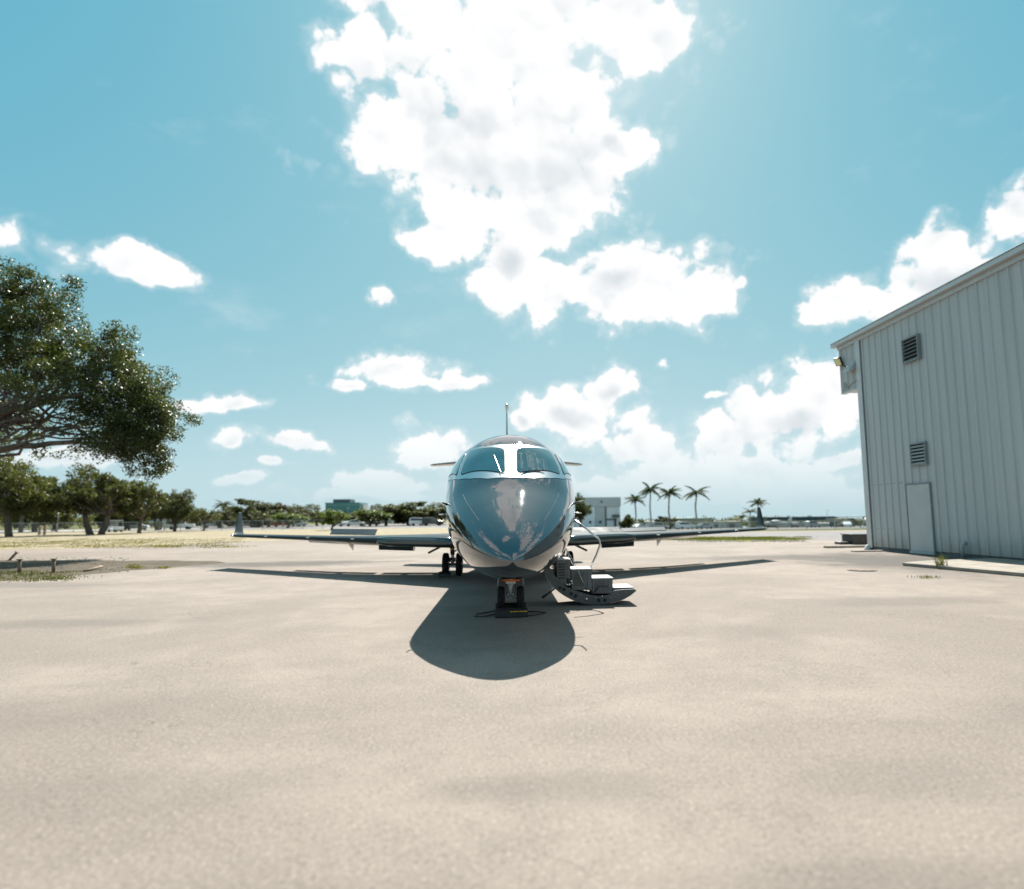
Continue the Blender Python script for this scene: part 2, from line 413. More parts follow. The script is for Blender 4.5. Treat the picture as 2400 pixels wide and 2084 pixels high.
# ------------------------------------------------------------------ geometry helpers
class G:
    def __init__(self): self.v = []; self.f = []
    def add(self, V, Fs):
        b = len(self.v); self.v += [tuple(x) for x in V]; self.f += [tuple(i + b for i in f) for f in Fs]; return self
    def box(self, a, b):
        (x0, y0, z0), (x1, y1, z1) = a, b
        return self.add([(x0, y0, z0), (x1, y0, z0), (x1, y1, z0), (x0, y1, z0), (x0, y0, z1), (x1, y0, z1), (x1, y1, z1), (x0, y1, z1)],
                        [(3, 2, 1, 0), (4, 5, 6, 7), (0, 1, 5, 4), (1, 2, 6, 5), (2, 3, 7, 6), (3, 0, 4, 7)])
    def prism(self, pts, d):
        """closed polygon pts (3D) extruded by vector d"""
        n = len(pts); d = Vector(d); P = [Vector(p) for p in pts]
        return self.add(P + [p + d for p in P], [tuple(range(n - 1, -1, -1)), tuple(range(n, 2 * n))] + [(i, (i + 1) % n, n + (i + 1) % n, n + i) for i in range(n)])
    def tube(self, pts, r, seg=8, cap=True):
        P = [Vector(p) for p in pts]; n = len(P)
        if not hasattr(r, '__len__'): r = [r] * n
        V = []; up = Vector((0, 0, 1))
        for i in range(n):
            t = (P[min(i + 1, n - 1)] - P[max(i - 1, 0)]).normalized()
            if abs(t.dot(up)) > .95: up = Vector((1, 0, 0)) if abs(t.x) < .9 else Vector((0, 1, 0))
            a = t.cross(up).normalized(); b = a.cross(t).normalized(); up = b
            for k in range(seg):
                w = 2 * math.pi * k / seg; V.append(P[i] + (a * math.cos(w) + b * math.sin(w)) * r[i])
        Fs = [(i * seg + k, i * seg + (k + 1) % seg, (i + 1) * seg + (k + 1) % seg, (i + 1) * seg + k) for i in range(n - 1) for k in range(seg)]
        if cap: Fs += [tuple(range(seg - 1, -1, -1)), tuple((n - 1) * seg + k for k in range(seg))]
        return self.add(V, Fs)
    def lathe(self, c, axis, prof, seg=24):
        """prof: (distance along axis, radius)"""
        c = Vector(c); ax = Vector(axis).normalized(); a = ax.orthogonal().normalized(); b = ax.cross(a)
        V = [c + ax * h + (a * math.cos(2 * math.pi * k / seg) + b * math.sin(2 * math.pi * k / seg)) * r for h, r in prof for k in range(seg)]
        n = len(prof)
        Fs = [(i * seg + k, i * seg + (k + 1) % seg, (i + 1) * seg + (k + 1) % seg, (i + 1) * seg + k) for i in range(n - 1) for k in range(seg)]
        Fs += [tuple(range(seg - 1, -1, -1)), tuple((n - 1) * seg + k for k in range(seg))]
        return self.add(V, Fs)
    def grid(self, rows, closed=False):
        n = len(rows); mm = len(rows[0]); V = [p for r in rows for p in r]
        Fs = [(i * mm + k, i * mm + (k + 1) % mm, (i + 1) * mm + (k + 1) % mm, (i + 1) * mm + k) for i in range(n - 1) for k in range(mm if closed else mm - 1)]
        return self.add(V, Fs)


def tag(o, label=None, cat=None, group=None, kind=None):
    if label: o['label'] = label
    if cat: o['category'] = cat
    if group: o['group'] = group
    if kind: o['kind'] = kind
    return o


def root(name, label, cat, loc=(0, 0, 0), group=None):
    o = bpy.data.objects.new(name, None); COL.objects.link(o); o.location = loc; o.empty_display_size = .2
    return tag(o, label, cat, group)


def build(name, g, mt, parent=None, smooth=False, fix=False, bevel=0.0, seg=2):
    """link G as one mesh object; vertices are given in world space of the (unrotated) parent chain"""
    off = Vector((0, 0, 0)); p = parent
    while p is not None: off += p.location; p = p.parent
    me = bpy.data.meshes.new(name)
    me.from_pydata([(x - off.x, y - off.y, z - off.z) for x, y, z in g.v], [], g.f)
    if fix:
        bm = bmesh.new(); bm.from_mesh(me); bmesh.ops.recalc_face_normals(bm, faces=bm.faces); bm.to_mesh(me); bm.free()
    me.validate(); me.materials.append(mt)
    if smooth: me.polygons.foreach_set('use_smooth', [True] * len(me.polygons))
    me.update()
    o = bpy.data.objects.new(name, me); COL.objects.link(o)
    if parent: o.parent = parent
    if bevel:
        b = o.modifiers.new('bevel', 'BEVEL'); b.width = bevel; b.segments = seg; b.limit_method = 'ANGLE'
    return o


def fastmesh(name, V, Fq, mt, parent=None):
    """numpy quads"""
    me = bpy.data.meshes.new(name); n = len(V); k = len(Fq); s = Fq.shape[1]
    me.vertices.add(n); me.vertices.foreach_set('co', np.asarray(V, np.float32).ravel())
    me.loops.add(k * s); me.loops.foreach_set('vertex_index', np.asarray(Fq, np.int32).ravel())
    me.polygons.add(k); me.polygons.foreach_set('loop_start', np.arange(0, k * s, s, dtype=np.int32))
    me.update(calc_edges=True); me.materials.append(mt)
    o = bpy.data.objects.new(name, me); COL.objects.link(o)
    if parent: o.parent = parent
    return o


def copy_tree(src, parent=None):
    c = src.copy(); COL.objects.link(c); c.parent = parent
    for ch in list(src.children): copy_tree(ch, c)
    return c


def sheet(name, pts, z, mt, kind='structure'):
    g = G(); g.add([(p[0], p[1], z) for p in pts], [tuple(range(len(pts)))])
    o = build(name, g, mt, fix=False)
    if o.data.polygons[0].normal.z < 0: o.data.flip_normals()
    return tag(o, kind=kind)


def wobble(pts, amp, step, seed, closed=True):
    r = random.Random(seed); out = []
    n = len(pts)
    for i in range(n if closed else n - 1):
        a = Vector(pts[i][:2]); b = Vector(pts[(i + 1) % n][:2]); k = max(1, int((b - a).length / step))
        for j in range(k):
            p = a.lerp(b, j / k); out.append((p.x + r.uniform(-amp, amp), p.y + r.uniform(-amp, amp)))
    return out


# ------------------------------------------------------------------ ground
def gz(x, y):                              # the land falls away gently beyond the taxiway on the right
    if y <= 66: return 0.0
    t = min(1.0, max(0.0, (x - .045 * y + 2) / 12.0)); t = t * t * (3 - 2 * t)
    k = (y - 66) * .02 if y < 300 else 4.68 + (y - 300) * .026
    return -k * t


def land(name, xs, yf, mt, off):
    g = G(); rows = [[(x, y, gz(x, y) + off) for x in xs(y)] for y in yf]
    g.grid(rows); return tag(build(name, g, mt, smooth=True), kind='structure')


land('ground', lambda y: [-3000, -600, -150, -60, -30, -12] + [.045 * y + d for d in np.linspace(-4, 14, 19)] + [.045 * y + d for d in (30, 80, 200, 600, 3000)], [-60, 0, 40, 60, 66, 70, 80, 100, 130, 160, 200, 250, 300, 350, 420, 600, 1000, 2000, 4000], M_FARG, -.012)
fld = wobble([(-12, 56), tuple(gp(550, 1271)[:2]), tuple(gp(430, 1276)[:2]), tuple(gp(300, 1282)[:2]), tuple(gp(150, 1286)[:2]), tuple(gp(-10, 1290)[:2]), (-60, 45), (-140, 60), (-150, 112), (-50, 112), (-5, 108), (-2, 70)], .35, 2.0, 3)
apr = [(-60, -40), (60, -40), (60, 34), (34, 37), (21, 41.5), (17, 43), (60, 48), (140, 50), (140, 62), (12, 62), (-4, 66), (-30, 62), (-60, 50)]
sheet('apron', apr, -.004, M_APRON)
sheet('dry_field', fld, .0, M_FIELD)
sheet('road', [(-320, 112), (-60, 112), (-60, 140), (-320, 200)], -.002, M_ROAD)
sheet('parking_lot', [(-60, 112), (4, 106), (12, 200), (-90, 200)], -.003, M_TAXI)
land('far_apron', lambda y: [.045 * y + 8, .045 * y + 10, .045 * y + 14, .045 * y + 30, .045 * y + 60, .045 * y + 120, .045 * y + 300], [70, 80, 100, 130, 160, 200, 230], M_FARAPR, .02)
isle = wobble([tuple(gp(1350, 1264)[:2]), tuple(gp(1600, 1266.5)[:2]), tuple(gp(1750, 1269.5)[:2]), tuple(gp(1880, 1267)[:2]), tuple(gp(1893, 1263)[:2]), tuple(gp(1850, 1260)[:2]), tuple(gp(1600, 1257)[:2]), tuple(gp(1350, 1256)[:2])], .18, .9, 5)
sheet('grass_verge', isle, .004, M_ISLE)
tx = [tuple(gp(1250, 1255)[:2]), tuple(gp(1600, 1256.2)[:2]), tuple(gp(1850, 1258.5)[:2]), tuple(gp(1905, 1263)[:2]), tuple(gp(2050, 1272)[:2]), (60, 50), (120, 62), tuple(gp(1900, 1247)[:2]), tuple(gp(1600, 1247.5)[:2]), tuple(gp(1250, 1248)[:2])]
sheet('taxiway', tx, .0, M_TAXI)
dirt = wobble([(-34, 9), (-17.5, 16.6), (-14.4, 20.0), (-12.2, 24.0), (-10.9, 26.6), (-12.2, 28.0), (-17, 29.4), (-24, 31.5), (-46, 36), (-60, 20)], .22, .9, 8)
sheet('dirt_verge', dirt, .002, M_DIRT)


def blades(name, spots, n, h, mt, seed, lean=.5, w=.012, label=None, cat=None, kind='stuff', parent=None, per=1):
    r = np.random.default_rng(seed); c = np.array(spots)[r.integers(0, len(spots), n)]
    P = np.zeros((n, 3)); P[:, :2] = c[:, :2] + r.normal(0, 1, (n, 2)) * c[:, 2:3]
    P[:, 2] = .0
    a = r.uniform(0, 2 * np.pi, n); hh = h * r.uniform(.4, 1.2, n); ln = lean * hh * r.uniform(.2, 1, n)
    d = np.stack([np.cos(a), np.sin(a), 0 * a], 1); s = np.stack([-np.sin(a), np.cos(a), 0 * a], 1)
    up = np.array([0, 0, 1.0])
    V = np.stack([P - s * w, P + s * w, P + d * ln[:, None] * .4 + up * hh[:, None] * .6 + s * w * .7, P + d * ln[:, None] * .4 + up * hh[:, None] * .6 - s * w * .7,
                  P + d * ln[:, None] + up * hh[:, None]], 1).reshape(-1, 3)
    i = np.arange(n)[:, None] * 5
    T = np.concatenate([i + [0, 1, 2], i + [0, 2, 3], i + [3, 2, 4]], 0)
    o = fastmesh(name, V, T, mt, parent)
    if label: tag(o, label, cat)
    if kind: tag(o, kind=kind)
    return o


rr = random.Random(4)
sp = []
for i in range(150):                         # green grass along the near lip of the dirt verge
    t = rr.random(); p = gp(rr.uniform(-60, 165), rr.uniform(1340, 1362)); sp.append((p.x, p.y, .22))
blades('verge_grass', sp, 2200, .05, M_GRASSG, 1, label='short green grass along the edge of the dirt verge', cat='grass')
sp = []
for i in range(240):
    p = gp(rr.uniform(-40, 560), rr.uniform(1262, 1284)); sp.append((p.x, p.y, rr.uniform(.3, .9)))
for i in range(6):
    p = gp(rr.uniform(300, 390), rr.uniform(1326, 1334)); sp.append((p.x, p.y, .12))
blades('dry_grass', sp, 9000, .07, M_GRASSB, 2, w=.02, label='dry straw coloured grass across the field', cat='grass')
sp = []
for i in range(160):
    p = gp(rr.uniform(1480, 1885), rr.uniform(1258.5, 1266)); sp.append((p.x, p.y, .35))
blades('mown_grass', sp, 9000, .07, M_GRASSG, 7, w=.02, label='bright green mown grass on the verge beside the taxiway', cat='grass')

# ------------------------------------------------------------------ business jet
X0 = .10
ST = np.array([  # Y, top, bottom, half width, height of widest line
    [8.10, 1.14, 1.12, .01, 1.13], [8.16, 1.25, 1.03, .14, 1.14], [8.3, 1.38, .96, .28, 1.17], [8.6, 1.56, .88, .48, 1.25],
    [9.0, 1.76, .82, .67, 1.36], [9.4, 1.945, .785, .82, 1.48], [9.95, 2.205, .755, .97, 1.64], [10.5, 2.56, .735, 1.075, 1.79],
    [11.05, 2.91, .72, 1.145, 1.90], [11.6, 3.14, .71, 1.19, 1.96], [12.2, 3.24, .70, 1.205, 1.98], [14, 3.26, .70, 1.21, 1.98],
    [19, 3.26, .70, 1.21, 1.98], [21.5, 3.24, .85, 1.1, 2.0], [23.5, 3.18, 1.25, .82, 2.15], [25.5, 3.06, 1.85, .5, 2.4],
    [27, 2.9, 2.35, .24, 2.6], [27.8, 2.75, 2.6, .06, 2.68]])


def pch(x, xs, ys):
    x = np.asarray(x, float); h = np.diff(xs); d = np.diff(ys) / h; mm = np.zeros(len(xs)); mm[0], mm[-1] = d[0], d[-1]
    for i in range(1, len(xs) - 1):
        if d[i - 1] * d[i] > 0:
            w1 = 2 * h[i] + h[i - 1]; w2 = h[i] + 2 * h[i - 1]; mm[i] = (w1 + w2) / (w1 / d[i - 1] + w2 / d[i])
    i = np.clip(np.searchsorted(xs, x) - 1, 0, len(xs) - 2); t = (x - xs[i]) / h[i]
    return (2 * t**3 - 3 * t**2 + 1) * ys[i] + (t**3 - 2 * t**2 + t) * h[i] * mm[i] + (-2 * t**3 + 3 * t**2) * ys[i + 1] + (t**3 - t**2) * h[i] * mm[i + 1]


def fus(Y, th, off=0.0):
    """point of the fuselage skin: station Y, angle th from the right-hand side over the top; pushed out by off"""
    def raw(Y, th):
        zt, zb, hw, zc = [pch(Y, ST[:, 0], ST[:, k]) for k in (1, 2, 3, 4)]; hw = hw * .975
        c, s = np.cos(th), np.sin(th); n = 2 / 2.15
        x = hw * np.sign(c) * abs(c)**n; e = np.sign(s) * abs(s)**n
        return np.stack([X0 + x, Y + 0 * x, zc + np.where(s > 0, (zt - zc) * e, (zc - zb) * e)], -1)
    P = raw(Y, th)
    if off:
        a = raw(Y + .004, th) - raw(Y - .004, th); b = raw(Y, th + .004) - raw(Y, th - .004)
        n = np.cross(a, b); n /= np.linalg.norm(n, axis=-1, keepdims=True)
        c = P - np.stack([X0 + 0 * P[..., 0], P[..., 1] + .3, 1.8 + 0 * P[..., 0]], -1)
        n *= np.sign((n * c).sum(-1, keepdims=True)); P = P + n * off
    return P


jet = root('business_jet', 'slate blue polished business jet parked nose-on with its airstair down', 'jet', (X0, 14, 0))
g = G()
ys = np.concatenate([np.linspace(0, 1, 46)**1.7 * 1.9 + 8.1, np.linspace(10.03, 13, 64), np.linspace(13.2, 27.8, 60)])
th = np.linspace(0, 2 * np.pi, 129)[:-1]
YY, TT = np.meshgrid(ys, th, indexing='ij'); P = fus(YY, TT)
g.grid([list(map(tuple, r)) for r in P], closed=True)
n = len(th); g.f.append(tuple(range(n))); g.f.append(tuple((len(ys) - 1) * n + k for k in range(n - 1, -1, -1)))
fuselage = build('fuselage', g, M_PAINT, jet, smooth=True, fix=True)


def patch(name, corners, off, mt, parent, nu=18, nv=10, rnd=0.0, thick=.004):
    """four (Y, deg from top, +right) corners: bottom-in, bottom-out, top-out, top-in; lies on the skin"""
    c = np.array(corners, float); rows = []
    u = np.linspace(0, 1, nu); v = np.linspace(0, 1, nv)
    U, V = np.meshgrid(u, v, indexing='ij')
    if rnd:   # pull the corners in a little
        a = np.abs(2 * U - 1); b = np.abs(2 * V - 1)
        k = 1 - rnd * (a * b)**14
        U = .5 + (U - .5) * k; V = .5 + (V - .5) * k
    Q = ((1 - U) * (1 - V))[..., None] * c[0] + (U * (1 - V))[..., None] * c[1] + (U * V)[..., None] * c[2] + ((1 - U) * V)[..., None] * c[3]
    T = np.radians(90 - Q[..., 1])
    A = fus(Q[..., 0], T, off); B = fus(Q[..., 0], T, off - thick)
    g = G(); g.grid([list(map(tuple, r)) for r in A])
    ring = [(i, 0) for i in range(nu)] + [(nu - 1, j) for j in range(1, nv)] + [(i, nv - 1) for i in range(nu - 2, -1, -1)] + [(0, j) for j in range(nv - 2, 0, -1)]
    top = [tuple(A[i, j]) for i, j in ring]; bot = [tuple(B[i, j]) for i, j in ring]
    g.grid([top, bot], closed=True)
    o = build(name, g, mt, parent, smooth=True, fix=True)
    return o


# windscreen surround (one wrap-round band), then gaskets and panes
ph = np.linspace(-72, 72, 97)
ylo = np.interp(abs(ph), [0, 20, 38, 52, 62, 72], [10.10, 10.13, 10.30, 10.52, 10.80, 11.25])
yhi = np.interp(abs(ph), [0, 20, 30, 37, 45, 58, 72], [11.07, 11.16, 11.32, 11.55, 11.95, 12.55, 12.75])
rows = []
for t in np.linspace(0, 1, 22):
    rows.append(list(map(tuple, fus(ylo + (yhi - ylo) * t, np.radians(90 - ph), .006))))
g = G(); g.grid(rows)
build('windscreen_surround', g, M_ALU, fuselage, smooth=True, fix=True)
PF = [(10.215, 4.6), (10.60, 48.5), (11.25, 36), (10.915, 4.6)]
PS = [(10.74, 54.5), (11.55, 70.0), (12.35, 55.0), (11.40, 41.0)]
for s in (-1, 1):
    for nm, cc in (('windscreen_pane', PF), ('side_window_pane', PS)):
        cen = np.mean(cc, 0)
        gk = [tuple(cen + (np.array(c) - cen) * 1.045) for c in cc]
        patch('window_gasket', [(a, s * b) for a, b in gk], .010, M_BLACK, fuselage, rnd=.05)
        patch(nm, [(a, s * b) for a, b in cc], .014, M_PANE, fuselage, rnd=.06)
# wipers and the sunshade seen at the foot of the panes
g = G(); a = fus(np.array(10.23), np.radians(90 + 8), .02); b = fus(np.array(10.72), np.radians(90 + 13), .022); g.tube([a, b], .007, 6); build('wiper', g, M_STEEL, fuselage)
g = G(); a = fus(np.array(10.23), np.radians(90 - 8), .02); b = fus(np.array(10.40), np.radians(90 - 30), .022); g.tube([a, b], .007, 6); build('wiper', g, M_BLACK, fuselage)
# nose hatch seams: thin dark lines in the skin
for s in (-1, 1):
    yy = np.linspace(8.95, 10.0, 20); pts = [tuple(p) for p in fus(yy, np.radians(90 - s * np.linspace(44, 50, 20)), .0015)]
    g = G(); g.tube(pts, .0022, 5); build('hatch_seam', g, M_BLACK, fuselage)
# probes
for s in (-1, 1):
    a = Vector(fus(np.array(10.5), np.radians(90 - s * 84))); o_ = Vector((s, 0, 0))
    g = G(); kk = 1.0 if s > 0 else .45; g.tube([a - o_ * .02, a + o_ * .09 * kk + Vector((0, -.02, .03)), a + o_ * .12 * kk + Vector((0, -.22 * kk, .035)), a + o_ * .12 * kk + Vector((0, -.34 * kk, .035))], [.02, .016, .012, .007], 8)
    build('pitot_probe', g, M_STEEL if s > 0 else M_GUN, fuselage, smooth=True)
    a = Vector(fus(np.array(10.9), np.radians(90 - s * 96)))
    g = G(); g.tube([a - o_ * .02, a + o_ * .11], [.018, .01], 8); build('angle_of_attack_vane', g, M_STEEL, fuselage, smooth=True)
for y, h in ((14.2, .18), (16.5, .24)):
    z = 3.25; g = G(); g.prism([(X0 - .012, y, z), (X0 - .012, y + .28, z), (X0 - .012, y + .24, z + h), (X0 - .012, y + .12, z + h)], (.024, 0, 0)); build('blade_antenna', g, M_PAINT, fuselage)


def airfoil(n=22, t=.12):
    u = 0.5 * (1 - np.cos(np.linspace(0, np.pi, n)))
    y = 5 * t * (.2969 * np.sqrt(u) - .126 * u - .3516 * u**2 + .2843 * u**3 - .1036 * u**4)
    return np.concatenate([np.stack([u[::-1], y[::-1]], 1), np.stack([u[1:-1], -y[1:-1]], 1)])


def surface(name, secs, parent, mt=M_PAINT, vertical=False):
    """secs: (span position vector of the LE, chord, thickness ratio, droop in radians)"""
    g = G(); rows = []
    for (p, ch, t, tw) in secs:
        af = airfoil(22, t); p = Vector(p); r = []
        for u, w in af:
            dy, dz = u * ch, w * ch
            dy, dz = dy * math.cos(tw) + dz * math.sin(tw), dz * math.cos(tw) - dy * math.sin(tw)
            r.append((p.x + dz, p.y + dy, p.z) if vertical else (p.x, p.y + dy, p.z + dz))
        rows.append(r)
    g.grid(rows, closed=True); k = len(rows[0])
    g.f.append(tuple(range(k))); g.f.append(tuple((len(rows) - 1) * k + i for i in range(k)))
    return build(name, g, mt, parent, smooth=True, fix=True)


def le(x): return 16.8 + .80 * (x - 1.16)
def te(x): return float(np.interp(x, [1.0, 1.7, 3.9, 5.45, 9.75], [20.5, 20.55, 21.0, 21.75, 24.85]))
def wz(x): return float(np.interp(x, [0.8, 3.8, 9.75], [1.06, 1.06, 1.13]))


for s in (-1, 1):
    secs = []
    for x in (.5, 1.2, 2.0, 3.0, 3.8, 4.6, 5.45, 6.6, 8.0, 9.2, 9.7):
        t = float(np.interp(x, [.5, 3.8, 9.7], [.115, .125, .10]))
        secs.append(((X0 + s * x, le(x), wz(x)), te(x) - le(x), t, .015))
    wing = surface('wing', secs, jet, M_PAINT_W)
    # leading edge shade put into a dark painted cuff; drooped flap under it
    secs = [((X0 + s * x, le(x) - .05, wz(x) - .02), .62, .46, .06) for x in (1.15, 2.0, 2.8, 3.4)] + [((X0 + s * 3.72, le(3.72) - .02, wz(3.72) - .02), .5, .42, .06), ((X0 + s * 3.86, le(3.86) + .10, wz(3.86)), .3, .3, .05)]
    surface('leading_edge_shade_cuff', secs, wing, M_PAINT_DK)
    g = G(); x0, x1 = 2.62, 3.74
    g.prism([(X0 + s * x0, le(x0) + .12, .985), (X0 + s * (x0 + .03), le(x0) + .36, .765), (X0 + s * (x0 + .03), le(x0) + .41, .785), (X0 + s * x0, le(x0) + .22, 1.02)], (s * (x1 - x0), (x1 - x0) * .8, 0))
    build('krueger_flap', g, M_PAINT_DK, wing, fix=True, bevel=.01)
    # trailing edge flaps, drooped with a slot
    for (xa, xb, nm) in ((1.35, 3.75, 'flap'), (3.95, 6.9, 'flap')):
        g = G(); rows = []
        for x in (xa, (xa + xb) / 2, xb):
            y0 = te(x) + .06; c = .55 - .03 * x; af = airfoil(12, .13); tw = .5
            rows.append([(X0 + s * x, y0 + u * c * math.cos(tw) + w * c * math.sin(tw), wz(x) - .06 + w * c * math.cos(tw) - u * c * math.sin(tw)) for u, w in af])
        g.grid(rows, closed=True); k = len(rows[0]); g.f.append(tuple(range(k))); g.f.append(tuple(2 * k + i for i in range(k)))
        build(nm, g, M_PAINT, wing, smooth=True, fix=True)
    # pointed flap-track fairings
    for x in (3.0, 5.1):
        y = te(x) - .25; z = wz(x)
        g = G(); g.tube([(X0 + s * x, y - .45, z - .06), (X0 + s * x, y - .1, z - .10), (X0 + s * x, y + .25, z - .20), (X0 + s * x, y + .5, z - .43)], [.03, .10, .095, .012], 10)
        build('flap_track_fairing', g, M_PAINT, wing, smooth=True)
    # raised spoilers
    for (xa, xb, hh) in (((4.1, 5.7, .16),) if s < 0 else ((1.9, 3.55, .15), (3.65, 5.2, .10))):
        g = G()
        def spt(x, k, dz=0): return (X0 + s * x, te(x) - .75 + k * .35, wz(x) + .10 + k * hh + dz)
        a, b, c_, d_ = spt(xa, 0), spt(xb, 0), spt(xb, 1), spt(xa, 1)
        g.prism([a, b, c_, d_], (0, .02, .022)); build('spoiler', g, M_PAINT_W, wing, fix=True, bevel=.004)
    # static stall strips / lights on the leading edge
    for x in (4.6, 6.3, 8.1):
        g = G(); g.box((X0 + s * x - .05, le(x) - .035, wz(x) + .0), (X0 + s * x + .05, le(x) + .03, wz(x) + .03)); build('vortex_strip', g, M_ALU, wing, bevel=.006)
    # winglet
    g = G(); rows = []
    for k, (dx, dz, y, c, t) in enumerate([(-.10, .0, 23.62, 1.0, .09), (-.02, .04, 23.75, .85, .09), (.02, .14, 23.9, .72, .08), (.05, .5, 24.1, .5, .08), (.08, .80, 24.3, .32, .08), (.083, .83, 24.36, .24, .06)]):
        tilt = float(np.interp(k, [0, 1, 2, 5], [0, .7, 1.33, 1.4])); r = []
        for u, w in airfoil(14, t):
            r.append((X0 + s * (9.72 + dx - w * c * math.sin(tilt)), y + u * c, wz(9.75) + dz + w * c * math.cos(tilt)))
        rows.append(r)
    g.grid(rows, closed=True); k = len(rows[0]); g.f.append(tuple(range(k))); g.f.append(tuple(5 * k + i for i in range(k)))
    wl = build('winglet', g, M_PAINT_W, wing, smooth=True, fix=True)
    g = G(); g.lathe((X0 + s * 9.72, 23.56, wz(9.75) + .01), (0, 1, 0), [(0, .005), (.03, .035), (.12, .045), (.24, .03), (.3, .005)], 12); build('navigation_light', g, M_ALU, wing, smooth=True)

# belly fairing, engines, tail
g = G(); rows = []
for y, hw, z0, z1 in ((14.6, .2, .72, .9), (15.6, 1.0, .62, 1.1), (17, 1.32, .58, 1.25), (19.5, 1.34, .58, 1.25), (21, 1.1, .7, 1.2), (22, .4, .95, 1.2)):
    a = np.linspace(0, 2 * np.pi, 33)[:-1]
    rows.append([(X0 + hw * np.sign(math.cos(t)) * abs(math.cos(t))**.7, y, (z0 + z1) / 2 + (z1 - z0) / 2 * np.sign(math.sin(t)) * abs(math.sin(t))**.7) for t in a])
g.grid(rows, closed=True); g.f.append(tuple(range(32))); g.f.append(tuple(5 * 32 + i for i in range(32)))
build('belly_fairing', g, M_PAINT, jet, smooth=True, fix=True)
for s in (-1, 1):
    c = Vector((X0 + s * 1.55, 19.9, 2.25))
    g = G(); g.lathe(c, (0, 1, 0), [(.35, .02), (.3, .27), (.02, .31), (0, .345), (.04, .38), (.5, .43), (1.6, .44), (2.6, .38), (3.1, .30), (3.1, .27), (2.6, .02)], 28)
    nac = build('engine_nacelle', g, M_PAINT, jet, smooth=True, fix=True)
    g = G(); g.prism([(X0 + s * .95, 20.5, 2.2), (X0 + s * .95, 22.4, 2.2), (X0 + s * 1.2, 22.3, 2.25), (X0 + s * 1.2, 20.6, 2.25)], (0, 0, .16)); build('pylon', g, M_PAINT, nac, fix=True)
fin = surface('vertical_fin', [((X0, 21.8, 3.1), 4.6, .04, 0), ((X0, 23.6, 3.7), 4.0, .05, 0), ((X0, 25.3, 4.9), 2.9, .05, 0), ((X0, 27.0, 6.25), 1.9, .05, 0), ((X0, 27.25, 6.4), 1.4, .04, 0)], jet, vertical=True)
g = G(); g.lathe((X0, 26.9, 6.42), (0, 1, 0), [(0, .01), (.1, .07), (.5, .09), (1.3, .08), (1.9, .02)], 12); build('fin_cap', g, M_ALU, fin, smooth=True)
for s in (-1, 1):
    surface('tailplane', [((X0 + s * x, 25.4 + .56 * x, 4.02 - .035 * x), 2.3 - .38 * x, .09, .0) for x in (.0, 1.0, 2.2, 3.1)] + [((X0 + s * 3.25, 27.35, 3.91), .7, .07, 0)], jet)


def wheel(name_p, c, r, w, parent, mt_r=M_STEEL):
    c = Vector(c)
    prof = [(-w * .35, r * .55), (-w * .5, r * .66), (-w * .5, r * .84), (-w * .42, r * .95), (-w * .25, r), (0, r * 1.004), (w * .25, r), (w * .42, r * .95), (w * .5, r * .84), (w * .5, r * .66), (w * .35, r * .55)]
    g = G(); g.lathe(c, (1, 0, 0), prof, 32); t = build('tyre', g, M_RUBBER, parent, smooth=True, fix=True)
    g = G(); g.lathe(c, (1, 0, 0), [(-w * .42, .02), (-w * .42, r * .2), (-w * .3, r * .25), (-w * .30, r * .5), (-w * .44, r * .56), (w * .44, r * .56), (w * .3, r * .5), (w * .3, r * .25), (w * .42, r * .2), (w * .42, .02)], 24)
    build('wheel_rim', g, mt_r, parent, smooth=False, fix=True)
    return t


# nose gear
NG = Vector((X0, 11.5, 0)); r = .235
g = G(); g.tube([NG + Vector((0, .08, .82)), NG + Vector((0, .02, .50))], .055, 14); g.tube([NG + Vector((0, .02, .52)), NG + Vector((0, 0, r))], .036, 12)
g.tube([NG + Vector((-.2, 0, r)), NG + Vector((.2, 0, r))], .03, 12); g.box(NG + Vector((-.06, -.05, .56)), NG + Vector((.06, .05, .64)))
nose_gear = build('nose_gear', g, M_CREAM, jet, smooth=False, fix=True, bevel=.006)
for s in (-1, 1): wheel('nose', NG + Vector((s * .168, 0, r)), r, .13, nose_gear)
g = G(); g.box(NG + Vector((-.085, -.15, .52)), NG + Vector((.085, -.09, .61))); build('taxi_light_box', g, M_CREAM, nose_gear, bevel=.012)
g = G(); g.tube([NG + Vector((-.05, -.07, .56)), NG + Vector((0, -.14, .44)), NG + Vector((0, -.09, .31))], .017, 8); g.tube([NG + Vector((.05, -.07, .56)), NG + Vector((0, -.14, .44))], .017, 8); build('torque_link', g, M_WHITE, nose_gear, smooth=True)
for s in (-1, 1):
    g = G(); g.lathe(NG + Vector((s * .045, -.075, .33)), (0, -1, 0), [(0, .02), (.03, .022), (.04, .012)], 12); build('tow_fitting', g, M_ALU, nose_gear, smooth=True)
    g = G(); g.tube([NG + Vector((s * .07, -.02, .55)), NG + Vector((s * .085, -.05, .42)), NG + Vector((s * .06, -.03, .3))], .008, 6); build('hydraulic_hose', g, M_BLACK, nose_gear, smooth=True)
    g = G(); g.prism([NG + Vector((s * .18, -.15, .74)), NG + Vector((s * .225, -.15, .53)), NG + Vector((s * .215, -.08, .47)), NG + Vector((s * .215, .35, .47)), NG + Vector((s * .18, .38, .74))], (s * .014, 0, 0)); build('gear_door', g, M_GREYW, nose_gear, fix=True, bevel=.004)
g = G(); g.prism([NG + Vector((-.15, -1.0, .665)), NG + Vector((-.01, -1.05, .722)), NG + Vector((.03, -1.05, .722)), NG + Vector((.15, -1.0, .665)), NG + Vector((.11, -.98, .645)), NG + Vector((-.11, -.98, .645))], (0, .8, .06)); build('gear_bay_lip', g, M_ORANGE, nose_gear, fix=True, bevel=.005)

